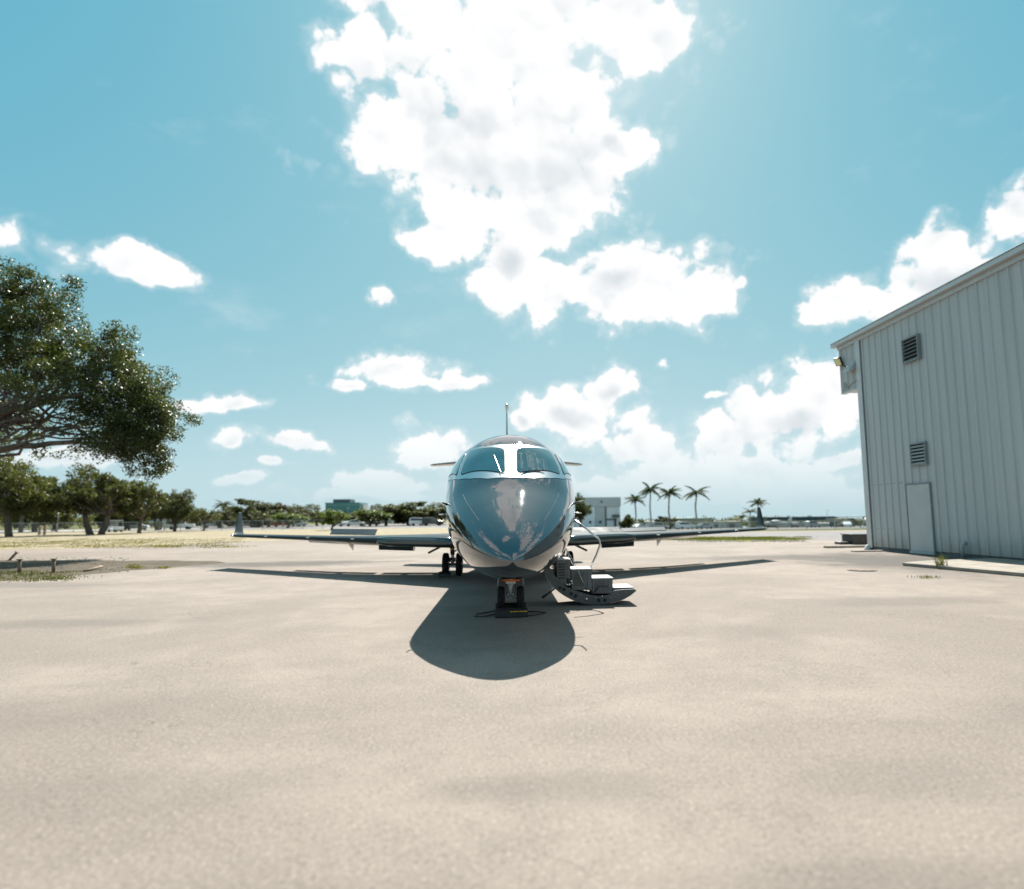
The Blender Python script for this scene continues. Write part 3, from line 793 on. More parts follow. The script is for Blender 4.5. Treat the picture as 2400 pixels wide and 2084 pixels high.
# main gear
for s in (-1, 1):
    MG = Vector((X0 + s * 1.62, 19.1, 0)); r = .33
    g = G(); g.tube([MG + Vector((s * .02, -.2, .98)), MG + Vector((0, 0, .62))], .065, 14); g.tube([MG + Vector((0, 0, .64)), MG + Vector((0, 0, r))], .045, 12)
    g.tube([MG + Vector((-.22, 0, r)), MG + Vector((.22, 0, r))], .04, 12)
    g.tube([MG + Vector((0, -.02, .66)), MG + Vector((-s * .35, -.02, .9))], .022, 8)
    mg = build('main_gear', g, M_STEEL, jet, smooth=False, fix=True)
    for k in (-1, 1): wheel('main', MG + Vector((k * .195, 0, r)), r, .18, mg)
    g = G(); g.box(MG + Vector((-.09, -.1, .40)), MG + Vector((.09, -.06, .53))); build('brake_manifold', g, M_GUN2, mg, bevel=.01)
    g = G(); g.tube([MG + Vector((-.05, -.12, .52)), MG + Vector((0, -.2, .44)), MG + Vector((.0, -.12, .3))], .015, 8); build('torque_link', g, M_ALU, mg, smooth=True)
    g = G(); g.lathe(MG + Vector((0, -.12, .74)), (0, 0, 1), [(0, .06), (.08, .06)], 12); build('strut_collar', g, M_YELLOW, mg)
    g = G(); d = Vector((s * .52, 0, -.26)); a = MG + Vector((s * .12, -.5, .92)); nrm = Vector((s * .26, 0, .52)).normalized() * .06
    g.prism([a, a + d, a + d + Vector((0, .55, 0)), a + Vector((0, .6, 0))], nrm); build('gear_door', g, M_GUN2, mg, fix=True, bevel=.008)

# airstair door on the right-hand side of the picture
AY0, AY1 = 12.28, 13.08
def ap(x, y, Y=AY0): return aty(1240 + x / 7.37, 1200 + y / 7.37, Y)
outer = [(255, 950), (285, 1080), (340, 1190), (440, 1300), (520, 1368), (600, 1425), (720, 1490), (850, 1545), (980, 1578), (1100, 1592), (1250, 1590), (1400, 1562), (1530, 1530), (1640, 1490), (1760, 1420), (1850, 1345)]
inner = [(400, 985), (430, 1060), (490, 1150), (560, 1215), (650, 1285), (720, 1318), (800, 1350), (900, 1385), (1000, 1412), (1100, 1432), (1200, 1440), (1300, 1436), (1400, 1412), (1480, 1345), (1640, 1330), (1800, 1325)]
Po = [ap(*q) for q in outer]; Pi = [ap(*q) for q in inner]
zl = min(p.z for p in Po); dz = -zl + .012
Po = [p + Vector((0, 0, dz)) for p in Po]; Pi = [p + Vector((0, 0, dz)) for p in Pi]
air = None
for k, (y0, y1) in enumerate(((AY0, AY0 + .07), (AY1 - .07, AY1))):
    g = G()
    for i in range(len(Po) - 1):
        g.prism([Po[i] + Vector((0, y0 - AY0, 0)), Po[i + 1] + Vector((0, y0 - AY0, 0)), Pi[i + 1] + Vector((0, y0 - AY0, 0)), Pi[i] + Vector((0, y0 - AY0, 0))], (0, y1 - y0, 0))
    bm_o = build('airstair_door' if k == 0 else 'side_beam', g, M_GUN, jet if k == 0 else air, fix=True)
    if k == 0: air = bm_o
g = G(); rows = [[p, p + Vector((0, AY1 - AY0, 0))] for p in Po]; rows2 = [[p + Vector((0, 0, -.02)), p + Vector((0, AY1 - AY0, -.02))] for p in Po]
ring = []
for i in range(len(Po)):
    a = Po[i] + Vector((0, .004, .006)); b = a + Vector((0, AY1 - AY0 - .008, 0)); ring.append([a, b, b + Vector((0, 0, -.018)), a + Vector((0, 0, -.018))])
g.grid(ring, closed=True); g.f.append((0, 1, 2, 3)); build('outer_skin', g, M_PAINT, air, smooth=False, fix=True)
# lightening holes and bolts in the beam
for (x, y, r_) in ((535, 1300, .028), (600, 1328, .034), (728, 1402, .034), (802, 1440, .034), (1205, 1515, .034), (1308, 1512, .034)):
    p = ap(x, y) + Vector((0, 0, dz)); g = G(); g.lathe(p + Vector((0, .01, 0)), (0, -1, 0), [(0, r_), (.013, r_), (.013, r_ * .8), (.012, .001)], 16); build('beam_hole', g, M_DARK, air)
for (x, y, r_) in ((405, 940, .022), (485, 1148, .010), (690, 1310, .011), (992, 1495, .026), (1150, 1465, .011), (1262, 1445, .016), (1400, 1470, .011), (1535, 1415, .010), (1670, 1370, .010), (890, 1420, .010), (365, 1195, .012)):
    p = ap(x, y) + Vector((0, 0, dz)); g = G(); g.lathe(p + Vector((0, .01, 0)), (0, -1, 0), [(0, r_), (.02, r_), (.028, r_ * .6)], 12); build('bolt', g, M_ALU, air, smooth=True)
# steps: boxes with pale treads
def A(x, y): return ap(x, y) + Vector((0, 0, dz))
for (x0, x1, yt, yb, ribs_) in ((480, 725, 832, 1240, 6), (738, 1098, 1000, 1345, 7), (1100, 1462, 1158, 1405, 5)):
    a = A(x0, yt); b = A(x1, yb)
    g = G(); g.box((a.x, AY0 + .08, b.z), (b.x, AY1 - .08, a.z)); st_ = build('step', g, M_GUN2, air, bevel=.008)
    g = G(); g.box((a.x - .004, AY0 + .07, a.z + .002), (b.x + .012, AY1 - .08, a.z + .022)); build('step_tread', g, M_TREAD, air, bevel=.004)
    w = b.x - a.x; hgt = a.z - b.z
    for k in range(ribs_):
        zz = a.z - hgt * (.16 + .58 * k / (ribs_ - 1)); g = G()
        g.box((a.x + w * .12, AY0 + .066, zz - .010), (a.x + w * .62, AY0 + .082, zz + .010)); build('step_louvre', g, M_BLACK if ribs_ == 6 else M_GUN, air)
    g = G(); g.box((a.x + w * .76, AY0 + .070, b.z + .02), (a.x + w * .79, AY0 + .082, a.z - .02)); build('step_joint', g, M_GUN, air)
a = A(1475, 1322); b = A(1800, 1345); g = G(); g.box((a.x, AY0 + .08, a.z - .06), (b.x, AY1 - .08, a.z)); build('step', g, M_GUN2, air, bevel=.006)
g = G(); g.box((a.x, AY0 + .07, a.z + .002), (b.x + .02, AY1 - .08, a.z + .02)); build('step_tread', g, M_TREAD, air, bevel=.004)
a = A(480, 790); g = G(); g.box((a.x - .06, AY0 + .1, a.z - .16), (a.x + .02, AY1 - .1, a.z - .02)); build('door_sill', g, M_GUN2, air, bevel=.01)
# seal at the sill: torn looking black foam blocks
for k in range(7):
    p = A(290 + 28 * k, 800 + 18 * abs(k - 3)); g = G(); h = .04 + .03 * ((k * 7) % 3)
    g.prism([p + Vector((-.02, 0, -.08)), p + Vector((.03, 0, -.09)), p + Vector((.022, 0, h * .6)), p + Vector((-.012, 0, h))], (0, .3, 0)); build('door_seal', g, M_BLACK, air, fix=True)
# latch mechanism between the steps
for (x, y, r_) in ((690, 1180, .035), (735, 1190, .022), (700, 1245, .022), (745, 1230, .016)):
    p = A(x, y); g = G(); g.lathe(p + Vector((0, .06, 0)), (0, -1, 0), [(0, r_), (.03, r_), (.035, r_ * .5)], 12); build('latch', g, M_BLACK if r_ > .03 else M_STEEL, air, smooth=True)
g = G(); g.prism([A(1120, 1400), A(1210, 1285), A(1380, 1290), A(1440, 1400)], (0, .06, 0)); build('lower_bracket', g, M_GUN, air, fix=True, bevel=.006)
# hand rail and cables
g = G(); g.tube([A(810, 135) + Vector((0, .25, 0)), A(1000, 270) + Vector((0, .2, 0)), A(1140, 390) + Vector((0, .2, 0)), A(1215, 445) + Vector((0, .2, 0)), A(1250, 500) + Vector((0, .2, 0)), A(1250, 570) + Vector((0, .2, 0)), A(1190, 740) + Vector((0, .2, 0)), A(1085, 965) + Vector((0, .2, 0))], .021, 10); build('handrail', g, M_ALU, air, smooth=True)
g = G(); g.tube([A(740, 240) + Vector((0, .6, 0)), A(705, 420) + Vector((0, .6, 0)), A(600, 650) + Vector((0, .55, 0)), A(500, 800) + Vector((0, .5, 0))], .020, 10); build('handrail', g, M_ALU, air, smooth=True)
g = G(); g.tube([A(630, 590) + Vector((0, .06, 0)), A(830, 970), A(1020, 1400)], .007, 6); build('support_cable', g, M_STEEL, air, smooth=True)
g = G(); g.tube([A(650, 600) + Vector((0, .5, 0)), A(800, 930) + Vector((0, .5, 0))], .007, 6); build('support_cable', g, M_STEEL, air, smooth=True)
g = G(); g.tube([A(455, 1310) + Vector((0, .05, 0)), A(330, 1400) + Vector((0, .02, 0)), A(225, 1470) + Vector((0, 0, 0))], [.018, .018, .028], 8); build('support_leg', g, M_BLACK, air, smooth=True)

# chocks under the nose wheels
for k, (y, lab) in enumerate(((11.1, 'long black wheel chock with yellow stripe in front of the nose wheels'), (11.78, 'long black wheel chock behind the nose wheels'))):
    ck = root('wheel_chock', lab, 'chock', (X0 + .02, y, 0), 'chocks at the nose wheels')
    g = G(); x0, x1 = X0 - .27, X0 + .285
    g.prism([(x0, y - .07, 0), (x0, y + .07, 0), (x0, y + .05, .11), (x0, y + .02, .15), (x0, y - .03, .15), (x0, y - .06, .11)], (x1 - x0, 0, 0)); build('chock_body', g, M_BLACK, ck, fix=True, bevel=.012)
    if k == 0:
        for j in range(7):
            xa = X0 - .015 + j * .042
            g = G(); g.box((xa, y - .0745, .088 + .0007 * j), (xa + .034, y - .0665, .104 + .0007 * j)); build('yellow_stripe', g, M_YELLOW, ck)
for s, pts, lab in ((-1, [(1161, 1433), (1140, 1437), (1117, 1441), (1112, 1446), (1125, 1447), (1145, 1445), (1161, 1441)], 'thin black rope loop trailing from the chock away from the airstair'),
                    (1, [(1233, 1434), (1255, 1435), (1275, 1437), (1280, 1436.5), (1262, 1441), (1248, 1444), (1234, 1445)], 'thin black rope loop trailing from the chock towards the airstair')):
    g = G(); g.tube([gp(x, y) + Vector((0, 0, .012)) for x, y in pts], .009, 6); tag(build('chock_rope', g, M_BLACK, smooth=True), lab, 'rope', 'ropes of the nose chocks')
ck = root('wheel_chock', 'small black chock against the main wheels behind the wing', 'chock', (X0 - 1.8, 18.72, 0))
g = G(); x0 = X0 - 1.98; g.prism([(x0, 18.62, 0), (x0, 18.82, 0), (x0, 18.78, .12), (x0, 18.70, .14), (x0, 18.65, .1)], (.34, 0, 0)); build('chock_body', g, M_BLACK, ck, fix=True, bevel=.01)

# ------------------------------------------------------------------ hangar on the right
WX = 16.8
def wp(x, y):                              # photo pixel -> (Y, Z) on the hangar wall
    r = ray(x, y); t = WX / r.x
    return r.y * t, HCAM + r.z * t


hg = root('metal_hangar', 'tall pale blue ribbed metal hangar with louvred vents and a plain door', 'hangar', (WX, 16, 0))
Y_END, Y_COR, Y_HDR, ZT, ZH = 2.0, 28.72, 30.3, 9.98, 7.62
DY0, DY1, DZ = 24.15, 25.65, 2.85
step = .49
k = 0; y = Y_COR
while y > Y_END:
    y2 = y - step
    g = G(); g.box((WX, y2 + .004, .16), (WX + .06, y - .004, ZT)); build('wall_panel', g, M_WALL, hg)
    if k > 0:
        z0 = .16
        if DY0 - .08 < y < DY1 + .08: z0 = DZ + .07
        g = G(); w = .065
        g.prism([(WX, y - w, z0), (WX - .05, y - w * .6, z0), (WX - .05, y + w * .6, z0), (WX, y + w, z0)], (0, 0, ZT - z0)); build('wall_rib', g, M_WALL, hg, fix=True)
    y = y2; k += 1
y = Y_COR
while y < Y_HDR - .05:
    y2 = min(y + step, Y_HDR)
    g = G(); g.box((WX, y + .004, ZH), (WX + .06, y2 - .004, ZT)); build('header_panel', g, M_WALL, hg)
    g = G(); w = .06; g.prism([(WX, y2 - w * 1.5, ZH), (WX - .045, y2 - w, ZH), (WX - .045, y2 - w * .4, ZH), (WX, y2, ZH)], (0, 0, ZT - ZH)); build('wall_rib', g, M_WALL, hg, fix=True)
    y = y2
g = G(); g.box((WX - .03, Y_COR, ZH - .05), (WX + .2, Y_HDR + .02, ZH)); build('header_trim', g, M_TRIM, hg)
g = G(); g.box((WX + .08, Y_END, .0), (WX + 28, Y_COR - .05, ZT - .02)); build('inner_shell', g, M_TRIM, hg)
g = G(); g.box((WX + .08, Y_COR, ZH + .02), (WX + 28, Y_HDR - .02, ZT - .02)); build('header_box', g, M_TRIM, hg)
g = G(); g.box((WX + .03, Y_END, 0), (WX + .07, Y_COR - .02, .15)); build('wall_foot_shade', g, M_SHADE_GREY, hg)  # shade of the gap under the siding, put in as a dark strip
g = G(); g.prism([(WX - .09, Y_COR + .03, .1), (WX + .1, Y_COR + .03, .1), (WX + .1, Y_COR - .03, .1), (WX - .05, Y_COR - .03, .1), (WX - .05, Y_COR - .33, .1), (WX - .09, Y_COR - .33, .1)], (0, 0, ZT - .1)); build('corner_trim', g, M_TRIM, hg, fix=True)
# roof edge: stepped fascia, gutter lip and roof sheet
for nm, x0, x1, z0, z1, mt_ in (('soffit_trim', -.10, .1, 9.80, 9.975, M_TRIM), ('gutter', -.30, .0, 9.98, 10.16, M_TRIM), ('gutter_lip', -.335, -.02, 10.165, 10.20, M_ALU)):
    g = G(); g.box((WX + x0, Y_END, z0), (WX + x1, Y_HDR + (.28 if nm != 'soffit_trim' else .04), z1)); build(nm, g, mt_, hg, bevel=.008)
g = G(); g.prism([(WX - .30, Y_END, 10.205), (WX + 14, Y_END, 12.4), (WX + 28.3, Y_END, 10.205)], (0, Y_HDR + .26 - Y_END, 0)); build('roof', g, M_ROOFG, hg, fix=True)
# door
door = None
g = G(); g.box((WX - .062, DY0 + .035, .12), (WX - .02, DY1 - .035, DZ - .035)); door = build('door', g, M_DOOR, hg, bevel=.004)
for a, b in (((WX - .075, DY0 - .03, .1), (WX, DY0 + .022, DZ + .02)), ((WX - .075, DY1 - .022, .1), (WX, DY1 + .03, DZ + .02)), ((WX - .075, DY0 + .024, DZ - .022), (WX, DY1 - .024, DZ + .02))):
    g = G(); g.box(a, b); build('door_frame', g, M_LOUV, door)
g = G(); g.box((WX - .02, DY0 + .022, .1), (WX - .004, DY1 - .022, DZ - .022)); build('door_gap', g, M_DARK, door)
g = G(); g.box((WX - .10, DY0, .02), (WX + .02, DY1, .11)); build('door_threshold', g, M_DOOR, door, bevel=.006)
for z in (.5, 1.45, 2.4):
    g = G(); g.tube([(WX - .07, DY0 + .03, z - .06), (WX - .07, DY0 + .03, z + .06)], .012, 8); build('hinge', g, M_GALV, door)
# horizontal lap joint of the siding
y = Y_COR - step
g = G(); g.box((WX - .006, DY1 + .04, 2.93), (WX, Y_COR - .35, 2.955)); build('panel_lap', g, M_LOUV, hg)
g = G(); g.box((WX - .006, Y_COR - 1.9, .98), (WX, Y_COR - .6, .995)); build('panel_lap', g, M_LOUV, hg)
# louvred vents
for (y0, y1, z0, z1, dp, mt_) in ((24.12, 25.06, 7.90, 8.82, .17, M_LOUV), (24.22, 25.08, 3.62, 4.44, .13, M_WALL)):
    g = G(); f = .05; xf = WX - dp
    g.box((WX - .062, y0 + .004, z0 + .004), (WX - .052, y1 - .004, z1 - .004)); lv = build('louvre_vent', g, M_DARK, hg)
    for a, b in (((xf, y0 - f, z0 - f), (WX, y0, z1 + f)), ((xf, y1, z0 - f), (WX, y1 + f, z1 + f)), ((xf, y0 + .001, z1), (WX, y1 - .001, z1 + f)), ((xf, y0 + .001, z0 - f), (WX, y1 - .001, z0))):
        g = G(); g.box(a, b); build('louvre_frame', g, M_LOUV, lv)
    nS = 6; hh = (z1 - z0) / nS
    for i in range(nS):
        z = z0 + hh * i
        g = G(); g.prism([(xf + .005, y0 + .003, z + .01), (xf + .005, y0 + .003, z + .03), (WX - .066, y0 + .003, z + hh * .58), (WX - .066, y0 + .003, z + hh * .58 - .02)], (0, y1 - y0 - .006, 0)); build('louvre_slat', g, mt_, lv, fix=True)
# flood light, hooded vent, conduit and pipes
fy, fz = wp(1968, 853); fy = Y_HDR - .3
g = G(); c = Vector((WX - .28, fy, fz)); ax = Vector((-.72, -.42, -.5)).normalized(); sd = ax.cross(Vector((0, 0, 1))).normalized(); up = sd.cross(ax)
q = [c + sd * a * .17 + up * b * .21 for a, b in ((-1, -1), (1, -1), (1, 1), (-1, 1))]
g.prism(q, -ax * .16); fl = build('flood_light', g, M_BLACK, hg, fix=True, bevel=.015)
g = G(); g.prism([c + sd * a * .14 + up * b * .175 + ax * .012 for a, b in ((-1, -1), (1, -1), (1, 1), (-1, 1))], -ax * .01); build('lamp_lens', g, mat('pale_yellow_lens', (.75, .70, .38), .3, 0, var=.15, vs=25), fl, fix=True)
g = G(); g.tube([c - ax * .1 - up * .15, (WX, fy - .25, fz - .3)], .035, 8); build('lamp_bracket', g, M_BLACK, fl)
hy, hz = wp(1996, 868); hy -= .1
g = G(); g.prism([(WX, hy - .35, hz + .38), (WX - .02, hy - .35, hz + .40), (WX - .38, hy - .35, hz - .08), (WX - .36, hy - .35, hz - .14), (WX, hy - .35, hz - .02)], (0, .62, 0)); build('vent_hood', g, M_WALL, hg, fix=True, bevel=.01)
cy_, cz_ = wp(1985, 905)
g = G(); g.tube([(WX - .06, cy_ + .25, cz_ - .15), (WX - .1, cy_ + .1, cz_ - .05), (WX - .08, cy_, cz_ + .2), (WX - .05, cy_ - .05, cz_ - .15), (WX - .07, cy_ - .5, cz_ + .02), (WX - .06, cy_ - 1.2, cz_ + .22)], .03, 8); build('conduit', g, M_GALV, hg, smooth=True)
g = G(); g.tube([(WX - .2, 22.4, 0), (WX - .2, 22.4, .46), (WX - .05, 22.4, .6)], .07, 12); build('drain_pipe', g, M_WALL, hg, smooth=True)
g = G(); g.lathe((WX - .12, Y_COR - .02, 0), (0, 0, 1), [(0, .16), (.05, .15), (.2, .07), (.24, .02)], 14); build('corner_boot', g, M_WHITE, hg, smooth=True)

# pavement slab along the hangar
sl = [(12.65, 19.85), (13.9, 20.5), (16.6, 21.1), (16.72, 21.0), (16.72, 2), (15.9, 2)]
g = G(); g.prism([(x, y, .0) for x, y in sl], (0, 0, .10)); tag(build('pavement', g, M_SLAB, fix=True, bevel=.02), kind='structure')


def weed(name, p, n, h, sp_, label, seed):
    o = blades(name, [(0, 0, sp_)], n, h, M_GRASSG, seed, lean=.7, w=.008, kind=None)
    o.location = p; tag(o, label, 'weed'); return o


weed('weed', (13.02, 18.55, .0), 90, .42, .09, 'spiky green weed growing at the kerb of the pavement slab', 21)
weed('weed', (gp(2172, 1355)[0], gp(2172, 1355)[1], 0), 60, .08, .16, 'low patch of weeds in the asphalt beside the pavement slab', 22)
mh = root('manhole_cover', 'round rusty manhole cover set in the asphalt beside the hangar', 'manhole', (10.51, 18.46, 0))
g = G(); g.lathe((10.51, 18.46, -.01), (0, 0, 1), [(0, .40), (.03, .40), (.034, .37), (.034, .35)], 32); build('cover_ring', g, M_KERB, mh)
g = G(); g.lathe((10.51, 18.46, 0), (0, 0, 1), [(0, .34), (.03, .34), (.034, .32)], 32); build('cover_plate', g, M_RUST, mh)
# door sill rails and a black barrier beyond the hangar corner
for nm, x0, x1, px, py, h, lab in (('door_rail', 15.7, 22, 1984, 1284, .09, 'long low steel rail on the ground past the hangar corner'), ('door_rail', 15.2, 22, 2000, 1294, .05, 'thin pale sill plate lying at the foot of the hangar corner')):
    yy = gp(px, py).y
    g = G(); g.box((x0, yy, 0), (x1, yy + .35, h)); tag(build(nm, g, M_KERB if h > .06 else M_SLAB, bevel=.01), lab, 'rail')
bb = root('black_crate', 'low black crate standing beyond the hangar corner', 'crate', (19.6, 34.2, 0))
g = G(); g.box((18.75, 33.7, .0), (21.5, 34.8, .5)); build('crate_body', g, M_BLACK, bb, bevel=.03)
g = G(); g.box((18.70, 33.65, .505), (21.55, 34.85, .56)); build('crate_lid', g, M_GUN, bb, bevel=.01)
g = G(); g.box((18.2, 33.9, 0), (18.74, 34.6, .14)); build('crate_ramp', g, M_BLACK, bb, bevel=.03)

# ------------------------------------------------------------------ posts and pipe on the verge
for (bx, by, tx_, ty_, lab) in ((45, 1342, 46, 1312, 'short rusty steel post with flat cap, farther from the pipe on the verge'), (125, 1342, 126, 1311, 'short rusty steel post with flat cap beside the fallen pipe'), (22, 1313, 40, 1294, 'leaning rusty steel post behind the upright posts')):
    a = gp(bx, by); b = aty(tx_, ty_, a.y)
    po = root('steel_post', lab, 'post', a, 'rusty posts on the verge')
    d = (b - a); g = G(); g.tube([a - d.normalized() * .02, b], .052, 10); build('post_shaft', g, M_RUST, po, smooth=True)
    g = G(); g.tube([b - d.normalized() * .01, b + d.normalized() * .025], .095, 14); build('post_cap', g, M_RUST, po)
a = gp(196, 1341); b = gp(238, 1334)
g = G(); g.tube([a + Vector((0, 0, .03)), a.lerp(b, .5) + Vector((0, 0, .06)), b + Vector((0, 0, .09))], [.035, .04, .05], 10); tag(build('fallen_pipe', g, M_RUST, smooth=True), 'fallen grey pipe lying on the dirt verge beside the post', 'pipe')
r_ = random.Random(9)
g = G()
for i in range(260):                        # litter of stones and twigs on the verge
    p = gp(r_.uniform(-40, 300), r_.uniform(1306, 1342)); s_ = r_.uniform(.015, .05)
    g.add([p + Vector((s_ * math.cos(t) * r_.uniform(.7, 1.6), s_ * math.sin(t), 0)) for t in (0, 1.57, 3.14, 4.71)] + [p + Vector((0, 0, s_ * .8))], [(0, 1, 4), (1, 2, 4), (2, 3, 4), (3, 0, 4)])
tag(build('verge_stones', g, M_KERB), 'scattered small stones and bark on the dirt verge', 'stones', kind='stuff')
g = G()
for i in range(240):
    p = gp(r_.uniform(1590, 1890), r_.uniform(1266.5, 1270.5)); s_ = r_.uniform(.03, .10)
    g.add([p + Vector((s_ * math.cos(t) * r_.uniform(.7, 1.6), s_ * math.sin(t), 0)) for t in (0, 1.57, 3.14, 4.71)] + [p + Vector((0, 0, s_ * .7))], [(0, 1, 4), (1, 2, 4), (2, 3, 4), (3, 0, 4)])
tag(build('edge_stones', g, M_SLAB), 'pale broken stones along the edge of the green verge', 'stones', kind='stuff')


# ------------------------------------------------------------------ trees
def leaf_cloud(name, cen, rad_, n, size, mt, parent, seed, flat=.75):
    """n diamond leaves round weighted cluster centres (numpy)"""
    r = np.random.default_rng(seed); cen = np.asarray(cen, float); rad_ = np.asarray(rad_, float)
    idx = r.choice(len(cen), n, p=rad_**1.6 / (rad_**1.6).sum())
    d = r.normal(0, 1, (n, 3)); d /= np.linalg.norm(d, axis=1)[:, None]
    P = cen[idx] + d * (rad_[idx] * r.uniform(.15, 1, n)**.6)[:, None] * [1, 1, flat]
    nz = r.normal(0, 1, (n, 3)); nz[:, 2] += .7; nz /= np.linalg.norm(nz, axis=1)[:, None]
    a = np.cross(nz, r.normal(0, 1, (n, 3))); a /= np.linalg.norm(a, axis=1)[:, None]; b = np.cross(nz, a)
    L = (size * r.uniform(.6, 1.4, n))[:, None]; W = L * .48
    V = np.stack([P - a * L * .5, P + b * W * .5 + nz * L * .06, P + a * L * .5, P - b * W * .5 + nz * L * .06], 1).reshape(-1, 3)
    return fastmesh(name, V, np.arange(n * 4).reshape(n, 4), mt, parent)


def limb(g, a, b, r0, r1, seed, n=6, wob=.12, sag=0.0, seg=8):
    q = random.Random(seed); a = Vector(a); b = Vector(b); L = (b - a).length; pts = []
    for i in range(n + 1):
        t = i / n; w = wob * L * math.sin(math.pi * t)
        pts.append(a.lerp(b, t) + Vector((q.uniform(-w, w), q.uniform(-w, w), q.uniform(-w, w) * .6 + sag * L * math.sin(math.pi * t))))
    g.tube(pts, [r0 + (r1 - r0) * i / n for i in range(n + 1)], seg); return pts


# the big live oak at the left edge: lobes follow its outline at a distance of about 33 m
OY = 33.5
oak = root('live_oak_tree', 'large dark live oak whose spreading limbs overhang the dirt verge', 'tree', (-31.5, 35, 0))
q = random.Random(2); lobes = []
for (px, py, rx, rz, dn) in ((20, 730, 80, 75, 1), (60, 790, 110, 85, 1), (-90, 700, 150, 110, 1), (130, 770, 70, 60, 1), (150, 850, 120, 80, 1), (40, 860, 110, 55, .9), (235, 830, 52, 50, .8), (240, 900, 100, 75, 1), (310, 900, 80, 60, 1),
                             (330, 970, 85, 60, 1), (250, 985, 90, 50, .9), (355, 935, 40, 38, .8), (372, 1000, 40, 55, 1), (345, 1035, 58, 48, 1), (300, 1020, 80, 55, 1), (200, 930, 110, 70, 1), (110, 905, 100, 40, .6), (310, 1050, 75, 42, .9), (150, 985, 70, 30, .4), (170, 1060, 90, 20, .35), (60, 1015, 60, 18, .34), (50, 660, 60, 40, .9), (145, 700, 45, 40, .8), (265, 770, 26, 24, .6),
                             (-10, 945, 60, 25, .35), (330, 1095, 40, 18, .5), (370, 1078, 30, 22, .7)):
    for j in range(max(2, int(3 * dn + .5))):
        c = aty(px, py, OY) + Vector((q.uniform(-.3, .3), q.uniform(-1, 1) * rx * .022 * .9, q.uniform(-.3, .3)))
        lobes.append((c, rx * .0223, rz * .0223, dn))
for i in range(26):                         # the rest of the crown out of frame
    a = q.uniform(0, 6.28); rr_ = q.uniform(2, 11)
    c = Vector((-34 + rr_ * math.cos(a), 36 + rr_ * math.sin(a) * .9, q.uniform(6, 13) - rr_ * .15))
    if c.x > -27.5: c.x = -27.5 - q.uniform(0, 3)
    lobes.append((c, 2.6, 1.9, 1))
cen = []; rds = []
rn = np.random.default_rng(5)
for (c, rx, rz, dn) in lobes:
    k = int(15 * min(1, dn * dn * 1.1) * max(1, rx * rz / 2.0) ** .9)
    dd = rn.normal(0, 1, (k, 3)); dd /= np.linalg.norm(dd, axis=1)[:, None]; dd *= rn.uniform(.35, 1.0, (k, 1))**.5
    P_ = np.array(c) + dd * [rx, rx * .9, rz]
    cen += list(P_); rds += list(rn.uniform(.28, .62, k))
leaf_cloud('crown', np.array(cen) - np.array(oak.location), rds, 170000, .135, M_LEAF, oak, 3)
g = G(); base = Vector((-31.5, 35, 0))
limb(g, base - Vector((0, 0, .2)), base + Vector((.4, -.2, 4.2)), .75, .55, 1, 6, .03, 0, 14)
for i, (pa, pb, r0, r1) in enumerate((((-60, 990), (95, 945), .26, .15), ((-60, 1062), (115, 1040), .22, .13))):
    A_ = aty(pa[0], pa[1], OY); B_ = aty(pb[0], pb[1], OY - .5)
    limb(g, base + Vector((.4, -.2, 3.6 + .3 * i)), A_, .42, r0 * 1.15, 10 + i, 5, .05)
    limb(g, A_, B_, r0, r1, 20 + i, 6, .04)
    C_ = aty(*((230, 1022) if i else (190, 925)), OY - 1); limb(g, B_, C_, r1, .06, 30 + i, 6, .06)
    limb(g, B_, aty(*((300, 1040) if i else (240, 860)), OY + 1), r1 * .8, .04, 40 + i, 6, .08)
trunk = build('trunk', g, M_BARK, oak, smooth=True)
g = G()
for i in range(46):                         # branches up into the lobes
    c, rx, rz, dn = lobes[q.randrange(len(lobes))]
    s0 = base + Vector((.4, -.2, q.uniform(3.5, 4.6))) if i % 3 == 0 else aty(q.uniform(-40, 120), q.uniform(940, 1040), OY)
    limb(g, s0, c, .12 if i % 3 == 0 else .07, .025, 60 + i, 7, .10, .05, 6)
build('branches', g, M_BARK, oak, smooth=True)


def make_oak(seed, h, w, nleaf, size, mt, name='oak_tree', trunks=1, low=.30):
    """broad oak, local origin at the base"""
    q = random.Random(seed); t = root(name, 'x', 'tree'); g = G(); lob = []
    for i in range(22):
        a = q.uniform(0, 6.28); rr_ = w * .5 * q.uniform(.2, .78); z = h * (low + .14 + q.uniform(0, 1) ** .8 * (.76 - low) * (1 - .62 * (rr_ / (.5 * w)) ** 2))
        lob.append((Vector((rr_ * math.cos(a), rr_ * math.sin(a), z)), q.uniform(.10, .19) * w))
    for k in range(trunks):
        b = Vector(((k - (trunks - 1) / 2) * .09 * w, q.uniform(-.2, .2), -.1)); top = b * 1.6 + Vector((q.uniform(-.3, .3), q.uniform(-.3, .3), h * .3))
        limb(g, b, top, .034 * w, .024 * w, seed + k, 5, .06, 0, 10)
        for i, (c, r_) in enumerate(lob):
            if i % trunks == k: limb(g, top, c, .013 * w, .003 * w, seed * 31 + i, 6, .12, .04, 6)
    build('trunk', g, M_BARK, t, smooth=True)
    rn = np.random.default_rng(seed); cen = []; rd_ = []
    for c, r_ in lob:
        k = 14; dd = rn.normal(0, 1, (k, 3)); dd /= np.linalg.norm(dd, axis=1)[:, None]
        cen += list(np.array(c) + dd * r_ * rn.uniform(.3, 1.05, (k, 1)) * [1, 1, .72]); rd_ += list(r_ * rn.uniform(.24, .5, k))
    leaf_cloud('crown', cen, rd_, nleaf, size, mt, t, seed)
    return t


